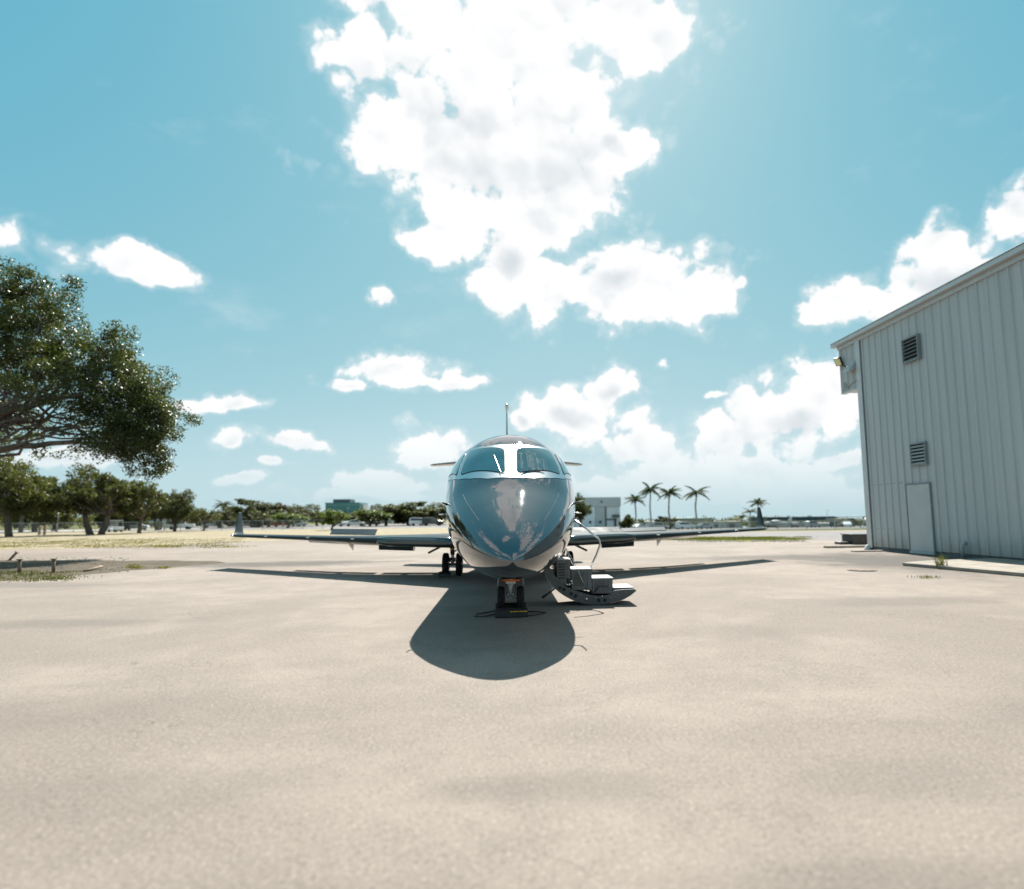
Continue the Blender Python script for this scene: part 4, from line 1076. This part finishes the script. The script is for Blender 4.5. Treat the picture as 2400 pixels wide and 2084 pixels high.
protoA = make_oak(101, 8.6, 13, 17000, .34, M_LEAF2, low=.2); protoB = make_oak(202, 8.2, 11, 15000, .34, M_LEAF2, trunks=2, low=.2)
protoC = make_oak(303, 7.2, 9.5, 6000, .34, M_LEAF2, low=.26); protoD = make_oak(404, 8.0, 12, 16000, .40, M_LEAF2, low=-.02)
protoE = make_oak(505, 6.0, 6.5, 8000, .32, M_LEAF3, low=.18)
used = set()


def place_tree(proto, p, sx, sz, rz, label, group):
    o = proto if proto.name not in used else copy_tree(proto)
    used.add(proto.name); o.location = p; o.scale = (sx, sx, sz); o.rotation_euler = (0, 0, rz); tag(o, label, 'tree', group); return o


GL = 'oaks along the field edge'
def tree_at(proto, base_h, base_w, px, py, top, wpx, label, group, rz=None, Y=None):
    p = gp(px, py) if Y is None else Vector((aty(px, 1215, Y).x, Y, 0))
    z0 = gz(p.x, p.y); zt = aty(px, top, p.y).z - z0; w = wpx / F_PX * p.y * (1.3 if group == 'trees beyond the parking area' else 1.0)
    return place_tree(proto, (p.x, p.y, z0), w / base_w, zt / base_h, (px * 1.7) % 6.28 if rz is None else rz, label, group)


tree_at(protoA, 8.6, 13, 25, 1258, 1078, 215, 'oak with a slim single trunk standing in front of the white roadside sign', GL)
tree_at(protoB, 8.2, 11, 225, 1253, 1096, 215, 'twin-trunked oak between the dark gate posts and the white cart', GL, rz=.1)
tree_at(protoC, 7.2, 9.5, 327, 1250, 1128, 135, 'thin-crowned oak with open top beside the white cart', GL)
tree_at(protoA, 8.6, 13, 408, 1246, 1152, 118, 'rounded small oak in front of the parked white pickup', GL)
tree_at(protoD, 8.0, 12, 130, 0, 1108, 190, 'bushy dark oak across the road behind the dark gate posts', GL, Y=160)
tree_at(protoA, 8.6, 13, -40, 0, 1090, 240, 'broad dark oak across the road behind the white sign', GL, Y=165)
tree_at(protoD, 8.0, 12, 290, 0, 1150, 150, 'dark oak across the road behind the thin-crowned oak', GL, Y=175)
tree_at(protoC, 7.2, 9.5, 478, 1244, 1190, 80, 'small oak on the grass next to the jet wingtip', GL)
tree_at(protoD, 8.0, 12, 85, 0, 1112, 170, 'leafy oak filling the gap beside the slim-trunked oak', GL, Y=118)
tree_at(protoD, 8.0, 12, 280, 0, 1122, 150, 'leafy oak filling the gap beside the twin-trunked oak', GL, Y=122)
tree_at(protoB, 8.2, 11, 372, 0, 1160, 110, 'oak behind the fence next to the rounded small oak', GL, Y=125)
tree_at(protoA, 8.6, 13, 515, 0, 1196, 90, 'small dark oak right behind the jet wingtip', GL, Y=140)
GF = 'trees beyond the parking area'
tree_at(protoD, 8.0, 12, 445, 0, 1188, 90, 'dark bushy tree behind the small oak by the wingtip', GF, Y=165)
tree_at(protoD, 8.0, 12, 600, 0, 1166, 150, 'tallest dark spreading tree left of the flat yellow-green tree', GF, Y=150)
tree_at(protoA, 8.6, 13, 700, 0, 1184, 115, 'dark tree rising behind the flat yellow-green tree', GF, Y=160)
tree_at(protoD, 8.0, 12, 560, 0, 1196, 90, 'low dark tree beside the slim palm', GF, Y=170)
o = tree_at(protoE, 6.0, 6.5, 676, 0, 1200, 76, 'flat-topped yellow-green tree in front of dark trees', GF, Y=130)
tree_at(protoE, 6.0, 6.5, 776, 1243, 1191, 62, 'small round light green tree below the teal office block', GF)
tree_at(protoA, 8.6, 13, 745, 0, 1198, 70, 'dark tree between the flat tree and the round green tree', GF, Y=165)
tree_at(protoD, 8.0, 12, 820, 0, 1200, 70, 'low dark tree right under the teal office block', GF, Y=170)
tree_at(protoE, 6.0, 6.5, 868, 0, 1190, 82, 'pale green tree at the start of the row beside the jet', GF, Y=140)
tree_at(protoA, 8.6, 13, 905, 0, 1184, 90, 'mid green tree second in the row beside the jet', GF, Y=150)
tree_at(protoD, 8.0, 12, 960, 0, 1172, 125, 'big rounded dark tree in the row beside the jet', GF, Y=150)
tree_at(protoB, 8.2, 11, 1030, 0, 1180, 90, 'olive green tree closest to the jet fuselage', GF, Y=155)
tree_at(protoC, 7.2, 9.5, 1095, 0, 1186, 90, 'thin tree hidden mostly behind the jet nose', GF, Y=160)
tree_at(protoB, 8.2, 11, 1360, 0, 1160, 48, 'narrow dark tree against the white far hangar wall', GF, Y=118)
GB = 'bushes around the far palms'
for px, top, wpx, Y, lab in ((1470, 1203, 44, 150, 'dark bush against the right end of the white far hangar'), (1560, 1208, 72, 160, 'wide dark bush behind the third tall palm'), (1500, 1215, 28, 165, 'small bush below the shortest tall palm'), (1590, 1222, 30, 150, 'small drooping bush beside the wide dark bush'),
                             (1855, 1207, 36, 330, 'rounded far tree over the blue wall, next to the clustered palms'), (1890, 1207, 44, 330, 'broader rounded far tree over the blue wall'), (2000, 1213, 66, 230, 'dark tree clump beside the hangar corner')):
    tree_at(protoD, 8.0, 12, px, 0, top, wpx, lab, GB, Y=Y)


def make_palm(seed, h, nf, fl, name='palm_tree'):
    q = random.Random(seed); t = root(name, 'x', 'palm'); g = G()
    pts = [Vector((q.uniform(-.05, .05) + .12 * math.sin(i), q.uniform(-.05, .05), h * i / 8)) for i in range(9)]
    g.tube(pts, [.30, .24, .21, .20, .19, .19, .18, .17, .16], 10); build('trunk', g, M_PALMBARK, t, smooth=True)
    g = G(); g.lathe((pts[-1].x, pts[-1].y, h - .3), (0, 0, 1), [(0, .18), (.5, .24), (1.1, .16), (1.5, .08)], 10); build('crown_shaft', g, M_FROND, t, smooth=True)
    V = []; Fs = []                          # one frond along +X, arching
    R = [Vector((fl * (u + .0), 0, fl * (.42 * u - .62 * u * u))) for u in np.linspace(0, 1, 12)]
    g = G(); g.tube(R, [.05 - .0038 * i for i in range(12)], 5)
    for i in range(1, 12):
        for k in (0, .5):
            p = R[i] if k == 0 or i == 11 else R[i].lerp(R[i + 1], .5); ln = fl * .32 * math.sin(math.pi * (.18 + .78 * i / 12))
            for s in (-1, 1):
                tip = p + Vector((ln * .55, s * ln * .75, -ln * .55)); w = Vector((.11, 0, .0)) * (fl / 3)
                g.add([p - w, p + w, tip], [(0, 1, 2)])
    me = None
    for i in range(nf):
        if me is None:
            f = build('frond', g, M_FROND, t); me = f.data
        else:
            f = bpy.data.objects.new('frond', me); COL.objects.link(f); f.parent = t
        f.location = (pts[-1].x, pts[-1].y, h + .75); a = i * 2.399 + q.uniform(-.2, .2)
        f.rotation_euler = (0, q.uniform(-1.05, .45), a); s_ = q.uniform(.85, 1.12); f.scale = (s_, s_, s_)
    return t


palmA = make_palm(1, 9.2, 20, 3.0); palmB = make_palm(2, 9.2, 18, 3.2); usedp = set()
def palm_at(proto, px, ytop, Y, label, sc_=1.0, group='tall palms beyond the wing'):
    o = proto if proto.name not in usedp else copy_tree(proto)
    usedp.add(proto.name); x_ = aty(px, 1215, Y).x; z0 = gz(x_, Y); z = aty(px, ytop, Y).z - z0; o.location = (x_, Y, z0)
    o.scale = (sc_, sc_, z / 9.9 if z > 7 else z / 9.9 * 1.1); o.rotation_euler = (0, 0, px % 6.28); tag(o, label, 'palm', group)


palm_at(palmA, 1490, 1172, 160, 'shortest of the tall palms, beside the white far hangar')
palm_at(palmB, 1525, 1148, 168, 'tall palm with upswept fronds, second from the white far hangar')
palm_at(palmA, 1569, 1156, 160, 'tall palm with drooping fronds, third from the white far hangar', 1.1)
palm_at(palmB, 1632, 1155, 155, 'tall palm standing apart, farthest from the white far hangar', 1.1)
palm_at(palmA, 1778, 1184, 165, 'tallest palm in the cluster behind the jet wingtip', .9, 'palms behind the wingtip')
palm_at(palmB, 1758, 1202, 172, 'middle palm in the cluster behind the jet wingtip', .8, 'palms behind the wingtip')
palm_at(palmA, 1738, 1214, 165, 'lowest bushy palm in the cluster behind the jet wingtip', .8, 'palms behind the wingtip')
palm_at(palmB, 522, 1188, 150, 'single small palm behind the jet wing tip on the field side', .7, 'palms behind the wingtip')

for (px0, px1, top, Y, mt_, lab) in ((-60, 210, 1222, 172, M_LEAF2, 'clipped dark hedge across the road behind the white sign'), (215, 460, 1224, 178, M_LEAF2, 'clipped dark hedge across the road behind the pickup'), (470, 760, 1204, 185, M_LEAF2, 'shaggy hedge behind the cars parked under the tallest tree'), (765, 1100, 1202, 188, M_LEAF2, 'shaggy hedge behind the cars parked beside the jet'), (1455, 1700, 1222, 245, M_LEAF2, 'low hedge behind the tall palms'), (1700, 2060, 1219, 262, M_LEAF2, 'low hedge behind the palm cluster and sheds')):
    A_ = aty(px0, top, Y); B_ = aty(px1, top, Y); n_ = int((B_.x - A_.x) / 1.1); rn_ = np.random.default_rng(px0 + 999)
    hr = root('hedge', lab, 'hedge', ((A_.x + B_.x) / 2, Y, 0), 'hedges in the distance'); zb_ = gz((A_.x + B_.x) / 2, Y); hr.location.z = zb_; hh = max(1.6, A_.z - zb_)
    cs = np.stack([np.linspace(A_.x, B_.x, n_) - hr.location.x, rn_.uniform(-1, 1, n_), hh * rn_.uniform(.35, .72, n_)], 1)
    leaf_cloud('foliage', cs, np.full(n_, hh * .5) * rn_.uniform(.7, 1.1, n_), n_ * 70, .5, mt_, hr, px0 + 999, .9)
    g = G(); g.tube([(hr.location.x, Y, zb_), (hr.location.x, Y, zb_ + hh * .6)], .1, 6); build('stem', g, M_BARK, hr)
# a distant wood closes the horizon
rn = np.random.default_rng(77); cen = []; rds = []
for i in range(900):
    a = rn.uniform(-1.2, 1.2); D_ = rn.uniform(420, 520); x = D_ * math.tan(a * .75); h = rn.uniform(1.5, 4.5) if x < 200 else rn.uniform(1, 3)
    cen.append((x, D_, h + gz(x, D_) + (2.0 if x > 60 else 0))); rds.append(rn.uniform(2.5, 5))
tag(leaf_cloud('far_wood', cen, rds, 26000, 2.0, M_LEAF2, None, 8), 'low belt of distant trees along the horizon', 'wood', kind='stuff')

# ------------------------------------------------------------------ far buildings
def rect(x0, x1, ytop, Y, y0=1240):
    a = aty(x0, ytop, Y); b = aty(x1, ytop, Y); return a.x, b.x, (a.z + b.z) / 2


def building(name, label, px0, px1, ytop, Y, depth, wall, roofm, windows=None, parapet=.4):
    x0, x1, z = rect(px0, px1, ytop, Y)
    z0 = gz((x0 + x1) / 2, Y) - .6; b = root(name, label, 'building', ((x0 + x1) / 2, Y, z0))
    g = G(); g.box((x0, Y, z0), (x1, Y + depth, z - parapet)); w = build('wall', g, wall, b)
    g = G(); g.box((x0 - .2, Y - .2, z - parapet + .003), (x1 + .2, Y + depth + .2, z)); build('roof', g, roofm, b)
    for (u0, u1, v0, v1) in (windows or []):
        g = G(); zz = z0 + .6; hh = z - zz; g.box((x0 + (x1 - x0) * u0, Y - .12, zz + hh * v0), (x0 + (x1 - x0) * u1, Y - .003, zz + hh * v1)); f = build('window', g, M_GLASS, b)
        g = G(); g.box((x0 + (x1 - x0) * u0 - .1, Y - .16, zz + hh * v0 - .15), (x0 + (x1 - x0) * u1 + .1, Y - .004, zz + hh * v0 - .003)); build('sill', g, M_GREYW, f)
    return b, x0, x1, z


b, x0, x1, z = building('office_block', 'distant teal glass office block above the tree line', 763, 843, 1178, 450, 25, M_TEALD, M_TEALG, None, 1.0)
for r_ in range(4):
    zz = z - 2.2 - r_ * 2.6
    for c in range(10):
        w = (x1 - x0) / 10; g = G(); g.box((x0 + c * w + .15, 449.7, zz - 1.5), (x0 + (c + 1) * w - .15, 449.98, zz)); build('window', g, M_TEALG, b)
g = G(); a = rect(778, 818, 1170, 452); g.box((a[0], 455, z + .005), (a[1], 470, a[2])); build('penthouse', g, M_SHADE_GREY, b)
g = G(); a = rect(843, 852, 1182, 455); g.box((a[0], 455, 0), (a[1], 470, a[2])); build('side_wing', g, M_WHITE, b)

# white hangar beside the jet
YB = 165; x0, x1, z = rect(1290, 1453, 1166, YB); _, _, zf = rect(1290, 1453, 1188, YB)
zg = gz(x1, YB); b = root('far_hangar', 'white far hangar with grey fascia and tall sliding doors beside the jet', 'hangar', ((x0 + x1) / 2, YB, zg))
g = G(); g.box((x0, YB + .3, zg - .3), (x1, YB + 30, z - .15)); build('wall', g, M_BRIGHT, b)
g = G(); g.box((x0 - .2, YB, zf), (x1 + .2, YB + .3, z)); build('fascia', g, M_WHITE, b)
xd0, xd1 = rect(1300, 1418, 1188, YB)[:2]
for i in range(5):
    w = (xd1 - xd0) / 5; g = G(); g.box((xd0 + i * w + .04, YB + .12, zg + .1), (xd0 + (i + 1) * w - .04, YB + .28, zf - .05)); dr = build('sliding_door', g, M_WHITE if i == 4 else M_BRIGHT, b)
    g = G(); g.lathe((xd0 + (i + .5) * w, YB + .12, zg + 2.1), (0, -1, 0), [(0, .35), (.03, .35)], 12); build('door_port', g, M_DARK, dr)
xp = rect(1418, 1421, 1188, YB); g = G(); g.box((xp[0], YB - .02, zg), (xp[1], YB + .28, zf)); build('door_post', g, M_GUN2, b)
xa, xb, zb_ = rect(1437, 1450, 1189, YB); _, _, zc_ = rect(1437, 1450, 1206, YB)
for i in range(2):
    w = (xb - xa) / 2; g = G(); g.box((xa + i * w + .08, YB + .1, zc_), (xa + (i + 1) * w - .08, YB + .28, zb_ - .1)); f = build('window', g, M_BRIGHT, b)
_, _, zd_ = rect(1437, 1450, 1213, YB); g = G(); g.box((xa - .2, YB - .6, zd_), (xb + .2, YB + .28, zc_ - .05)); build('balcony', g, M_GUN2, b)
xa, xb, zb_ = rect(1421, 1445, 1219, YB); g = G(); g.box((xa, YB + .05, zb_), (xb, YB + .28, zb_ + .35)); build('lintel', g, M_SHADE_GREY, b)
g = G(); g.box((xb - .6, YB + .05, zg), (xb, YB + .28, zb_ - .003)); build('side_door', g, M_SHADE_GREY, b)
x_, _, z_ = rect(1410, 1410, 1176, YB); g = G(); g.lathe((x_, YB, z_), (0, -1, 0), [(0, .3), (.1, .3)], 12); build('round_vent', g, M_GUN2, b)

building('warehouse', 'long tan warehouse with pale teal roof edge behind the lone palm', 1585, 1668, 1214, 260, 30, M_TAN, M_TEALD, [(.1, .2, .2, .55), (.4, .5, .2, .55), (.7, .8, .2, .55)])
building('warehouse', 'pale low store behind the wide dark bush', 1508, 1600, 1222, 230, 20, M_WHITE, M_ROOFG, [(.2, .3, .2, .6), (.6, .7, .2, .6)])
building('blue_wall_shed', 'long dark blue metal shed far beyond the taxiway', 1798, 1962, 1211, 290, 20, M_BLUEW, M_BLUEW, None, .3)
building('warehouse', 'small tan block between the blue shed and the tree clump', 1958, 1984, 1216, 280, 12, M_TAN, M_TAN, [(.3, .6, .3, .6)])
building('warehouse', 'white low building behind the pickup under the field oaks', 330, 400, 1212, 200, 15, M_WHITE, M_ROOFG, [(.1, .3, .3, .6), (.5, .7, .3, .6)])
building('warehouse', 'white low building behind the row of trees beside the jet', 880, 1010, 1212, 210, 15, M_WHITE, M_ROOFG, [(.1, .2, .3, .6), (.35, .45, .3, .6), (.6, .7, .3, .6)])
building('warehouse', 'white low building behind the tallest dark tree', 560, 625, 1214, 205, 15, M_WHITE, M_ROOFG, [(.2, .35, .3, .6), (.6, .75, .3, .6)])
for i, (px0, px1, top, Y, mt_, lab) in enumerate(((1690, 1740, 1222, 240, M_TAN, 'grey hangar shed beside the palm cluster'), (1845, 1880, 1224, 220, M_TAN, 'beige shed in front of the blue shed, near the palms'), (1890, 1945, 1225, 225, M_ROOFG, 'grey shed row in front of the blue shed, near the hangar'), (1940, 2000, 1226, 205, M_ROOFG, 'grey low shed below the tree clump'), (1655, 1700, 1224, 235, M_WHITE, 'white canopy shed right of the lone palm'))):
    b, x0, x1, z = building('storage_shed', lab, px0, px1, top, Y, 10, mt_, M_ROOFG, None, .25)
    for k in range(3):
        w = (x1 - x0) / 3; g = G(); g.box((x0 + k * w + .4, Y - .06, gz(x0, Y) + .1), (x0 + (k + 1) * w - .4, Y - .003, gz(x0, Y) + (z - gz(x0, Y)) * .7)); build('shed_door', g, M_GUN2 if k % 2 else M_GREYW, b)


# ------------------------------------------------------------------ fence, poles, sign
def fence(a, b, h, label, gap=3.0, mesh=True):
    a = Vector(a); b = Vector(b); d = b - a; n = int(d.length / gap); f = root('chain_link_fence', label, 'fence', a)
    pm = None
    for i in range(n + 1):
        p = a + d * (i / n)
        if pm is None:
            g = G(); g.tube([p, p + Vector((0, 0, h))], .045, 8); po = build('fence_post', g, M_GALV, f); pm = po.data
        else:
            po = bpy.data.objects.new('fence_post', pm); COL.objects.link(po); po.parent = f; po.location = p - a
    g = G(); g.tube([a + Vector((0, 0, h)), b + Vector((0, 0, h))], .03, 6); build('top_rail', g, M_GALV, f)
    if mesh:
        g = G(); u = d.normalized(); k = int(d.length / .28)
        for i in range(k):
            for s in (-1, 1):
                p = a + u * (i * .28); q_ = p + u * (s * h * .8) + Vector((0, 0, h)); w = u * .008
                if (q_ - a).dot(u) < 0 or (q_ - a).dot(u) > d.length: continue
                g.add([p - w, p + w, q_ + w, q_ - w], [(0, 1, 2, 3)])
        tag(build('wire_mesh', g, M_GALV, f), kind='stuff')
    return f


fence((-86, 105, 0), (-30, 109, 0), 1.55, 'chain-link fence behind the oaks along the road')
fence((14, 69, 0), (70, 65.5, 0), .9, 'low chain-link fence beyond the taxiway on the palm side', 3.0)
for px, lab in ((92, 'dark square gate post, nearer the white sign'), (104, 'dark square gate post, nearer the twin-trunked oak')):
    p = gp(px, 1254); g = G(); g.box((p.x - .12, p.y - .12, 0), (p.x + .12, p.y + .12, 1.25)); t = build('gate_post', g, M_WOOD, bevel=.02); tag(t, lab, 'post', 'dark gate posts by the fence')
p = gp(48, 1248)
u = root('utility_pole', 'thick pale concrete pole beside the roadside sign', 'pole', p); g = G(); g.tube([p, p + Vector((0, 0, 7.5))], [.32, .24], 12); build('pole_shaft', g, M_KERB, u, smooth=True); g = G(); g.box((p.x - .9, p.y - .08, 7.0), (p.x + .9, p.y + .08, 7.16)); build('cross_arm', g, M_WOOD, u)
p = gp(38, 1246); sg = root('roadside_sign', 'plain white roadside sign board on two posts', 'sign', p)
g = G(); g.box((p.x - 1.3, p.y, 1.1), (p.x + 1.3, p.y + .12, 2.3)); build('sign_board', g, M_WHITE, sg, bevel=.02)
for s in (-1, 1): g = G(); g.box((p.x + s * 1.2 - .07, p.y + .13, 0), (p.x + s * 1.2 + .07, p.y + .26, 2.4)); build('sign_post', g, M_WHITE, sg)
for px, ytop, Y, lab in ((435, 1146, 170, 'thin tall light mast behind the small rounded oak'), (137, 1195, 112, 'thin metal mast behind the twin-trunked oak'), (388, 1195, 118, 'pale flag pole beside the white low building'), (1938, 1195, 200, 'thin light mast in front of the blue shed'), (815, 1188, 300, 'hair-thin mast beside the teal office block')):
    a = aty(px, ytop, Y); p = Vector((a.x, Y, gz(a.x, Y))); u = root('light_mast', lab, 'mast', p, 'thin masts in the distance')
    g = G(); g.tube([p, Vector((a.x, Y, a.z))], [.12, .06], 8); build('mast_pole', g, M_GALV, u, smooth=True)
    g = G(); g.tube([Vector((a.x, Y, a.z - .1)), Vector((a.x + .9, Y, a.z + .05))], .06, 6); build('lamp_arm', g, M_GALV, u)


# ------------------------------------------------------------------ vehicles in the distance
CARM = {}
def car(label, p, rz, colr, kind='sedan', group='parked cars by the road'):
    if colr not in CARM: CARM[colr] = mat('car_paint_%d' % len(CARM), colr, .25, .1, coat=.6, var=.05)
    t = root({'sedan': 'parked_car', 'pickup': 'pickup_truck', 'suv': 'parked_car', 'cart': 'utility_cart'}[kind], label, {'sedan': 'car', 'pickup': 'pickup', 'suv': 'car', 'cart': 'cart'}[kind], (0, 0, 0), group)
    L, W = (4.5, 1.8) if kind != 'cart' else (2.6, 1.2)
    if kind == 'sedan': prof = [(-2.25, .3), (-2.25, .75), (-2.1, .9), (-1.5, .98), (-.9, 1.38), (.4, 1.42), (1.1, 1.0), (2.0, .86), (2.25, .65), (2.25, .3)]; gl = [(-1.35, 1.0), (-.88, 1.33), (.36, 1.36), (.95, 1.02)]
    elif kind == 'suv': prof = [(-2.25, .35), (-2.25, 1.0), (-2.1, 1.65), (-1.9, 1.75), (.3, 1.75), (1.0, 1.15), (2.1, 1.02), (2.25, .8), (2.25, .35)]; gl = [(-2.0, 1.15), (-1.85, 1.66), (.25, 1.66), (.8, 1.17)]
    elif kind == 'pickup': prof = [(-2.7, .4), (-2.7, 1.0), (-.7, 1.02), (-.6, 1.7), (.5, 1.7), (1.1, 1.12), (2.3, 1.0), (2.4, .8), (2.4, .4)]; gl = [(-.5, 1.1), (-.5, 1.62), (.45, 1.62), (.9, 1.14)]
    else: prof = [(-1.3, .3), (-1.3, .8), (-.4, .85), (-.35, .5), (.5, .5), (.7, .95), (1.2, .8), (1.3, .3)]; gl = [(.45, .9), (.3, 1.75), (.36, 1.75), (.55, .9)]
    g = G(); g.prism([(x, -W / 2, z) for x, z in prof], (0, W, 0)); build('body', g, CARM[colr], t, fix=True, bevel=.06)
    g = G(); g.prism([(x, -W / 2 - .012, z) for x, z in gl], (0, W + .024, 0)); build('window', g, M_GLASS, t, fix=True)
    if kind == 'cart':
        g = G(); g.box((-1.0, -.6, 1.76), (.6, .6, 1.84)); build('roof', g, CARM[colr], t, bevel=.02)
        for x in (-.95, .5):
            for y in (-.55, .55): g = G(); g.tube([(x, y, .6), (x, y, 1.77)], .03, 6); build('roof_post', g, M_GALV, t)
    for sx in (-1, 1):
        for sy in (-1, 1):
            x = sx * L * .30; r_ = .33 if kind != 'cart' else .22
            g = G(); g.lathe((x, sy * (W / 2 - .1) - .1, r_), (0, 1, 0), [(0, r_ * .6), (.0, r_ * .95), (.03, r_), (.17, r_), (.2, r_ * .95), (.2, r_ * .6)], 16); w = build('tyre', g, M_RUBBER, t, smooth=True)
    for sy in (-1, 1): g = G(); g.box((L / 2 - .03 if kind != 'pickup' else 2.37, sy * W * .36 - .14, .62), (L / 2 + .012 if kind != 'pickup' else 2.412, sy * W * .36 + .14, .76)); build('headlight', g, M_ALU, t)
    t.location = p; t.rotation_euler = (0, 0, rz); return t


W_ = (.75, .76, .76); S_ = (.35, .37, .38); D_ = (.03, .035, .04); R_ = (.6, .06, .03)
def cp(px, Y): x_ = aty(px, 1215, Y).x; return (x_, Y, gz(x_, Y))
car('white utility cart with roof beside the twin-trunked oak', tuple(gp(270, 1247)), 2.6, W_, 'cart', None)
car('white saloon car half hidden by the thin-crowned oak', cp(318, 126), .1, W_)
car('white pickup parked on the road behind the rounded small oak', cp(424, 128), .2, W_, 'pickup')
car('silver car parked left of the wingtip beyond the field', cp(500, 150), .2, S_)
car('white car parked under the tallest dark tree', cp(575, 150), .5, W_)
car('dark car parked under the tallest dark tree', cp(612, 150), 1.2, D_)
car('red car parked between the tallest dark tree and the flat tree', cp(648, 150), 1.3, R_)
car('silver car parked beneath the flat yellow-green tree', cp(695, 152), .9, S_)
car('white tall car parked right of the small round green tree', cp(800, 145), 1.2, W_, 'suv')
car('white saloon parked below the teal office block, next to the dark one', cp(832, 145), .3, W_)
car('dark saloon parked under the pale green tree', cp(868, 148), .2, D_)
car('white tall car parked near the jet under the big rounded tree', cp(984, 140), .15, W_, 'suv')
car('dark tall car parked closest to the jet fuselage', cp(1014, 138), .2, D_, 'suv')
for px, Y, c_, k_, lab in ((1498, 150, W_, 'sedan', 'white car parked below the shortest tall palm'), (1545, 150, S_, 'suv', 'silver car parked between two tall palms'), (1605, 148, W_, 'suv', 'white tall car parked left of the lone palm'), (1650, 150, S_, 'sedan', 'silver car parked right of the lone palm'), (1862, 170, D_, 'sedan', 'dark car in front of the beige shed'), (1905, 165, S_, 'suv', 'grey car in front of the grey shed row'), (1960, 160, D_, 'suv', 'dark car below the tree clump'), (1985, 158, W_, 'sedan', 'white car beside the hangar corner in the distance')):
    car(lab, cp(px, Y), .3 + px % 3 * .4, c_, k_, 'parked cars across the taxiway')


def light_plane(label, p, rz):
    t = root('light_aircraft', label, 'aircraft', (0, 0, 0))
    g = G(); g.lathe((-3.6, 0, 1.3), (1, 0, 0), [(0, .08), (1.5, .3), (3.2, .6), (5, .62), (6.2, .45), (7.0, .2), (7.15, .03)], 16); f = build('fuselage', g, M_WHITE, t, smooth=True)
    g = G(); g.box((-.3, -5.2, 1.9), (1.1, 5.2, 2.05)); build('wing', g, M_WHITE, t, bevel=.05)
    g = G(); g.prism([(-3.6, -.05, 1.4), (-2.4, -.05, 1.4), (-3.2, -.05, 3.0), (-3.8, -.05, 3.0)], (0, .1, 0)); build('tail_fin', g, M_WHITE, t, fix=True)
    g = G(); g.box((-3.6, -1.7, 1.4), (-2.9, 1.7, 1.48)); build('tailplane', g, M_WHITE, t)
    g = G(); g.prism([(.9, -.64, 1.5), (1.9, -.64, 1.5), (1.5, -.64, 1.86), (.9, -.64, 1.88)], (0, 1.28, 0)); build('cabin_window', g, M_GLASS, t, fix=True)
    for x, y in ((2.4, 0), (.3, 1.1), (.3, -1.1)):
        g = G(); g.lathe((x, y - .08, .25), (0, 1, 0), [(0, .15), (.02, .25), (.14, .25), (.16, .15)], 14); build('tyre', g, M_RUBBER, t)
        g = G(); g.tube([(x, y, .25), (x * .9, y * .4, .95)], .04, 6); build('gear_leg', g, M_GALV, t)
    t.location = p; t.rotation_euler = (0, 0, rz); return t


light_plane('small white aircraft parked beyond the wingtip near the palm cluster', cp(1822, 170), 2.8)
light_plane('small white aircraft whose tail shows past the hangar corner', cp(2032, 110), 1.1)
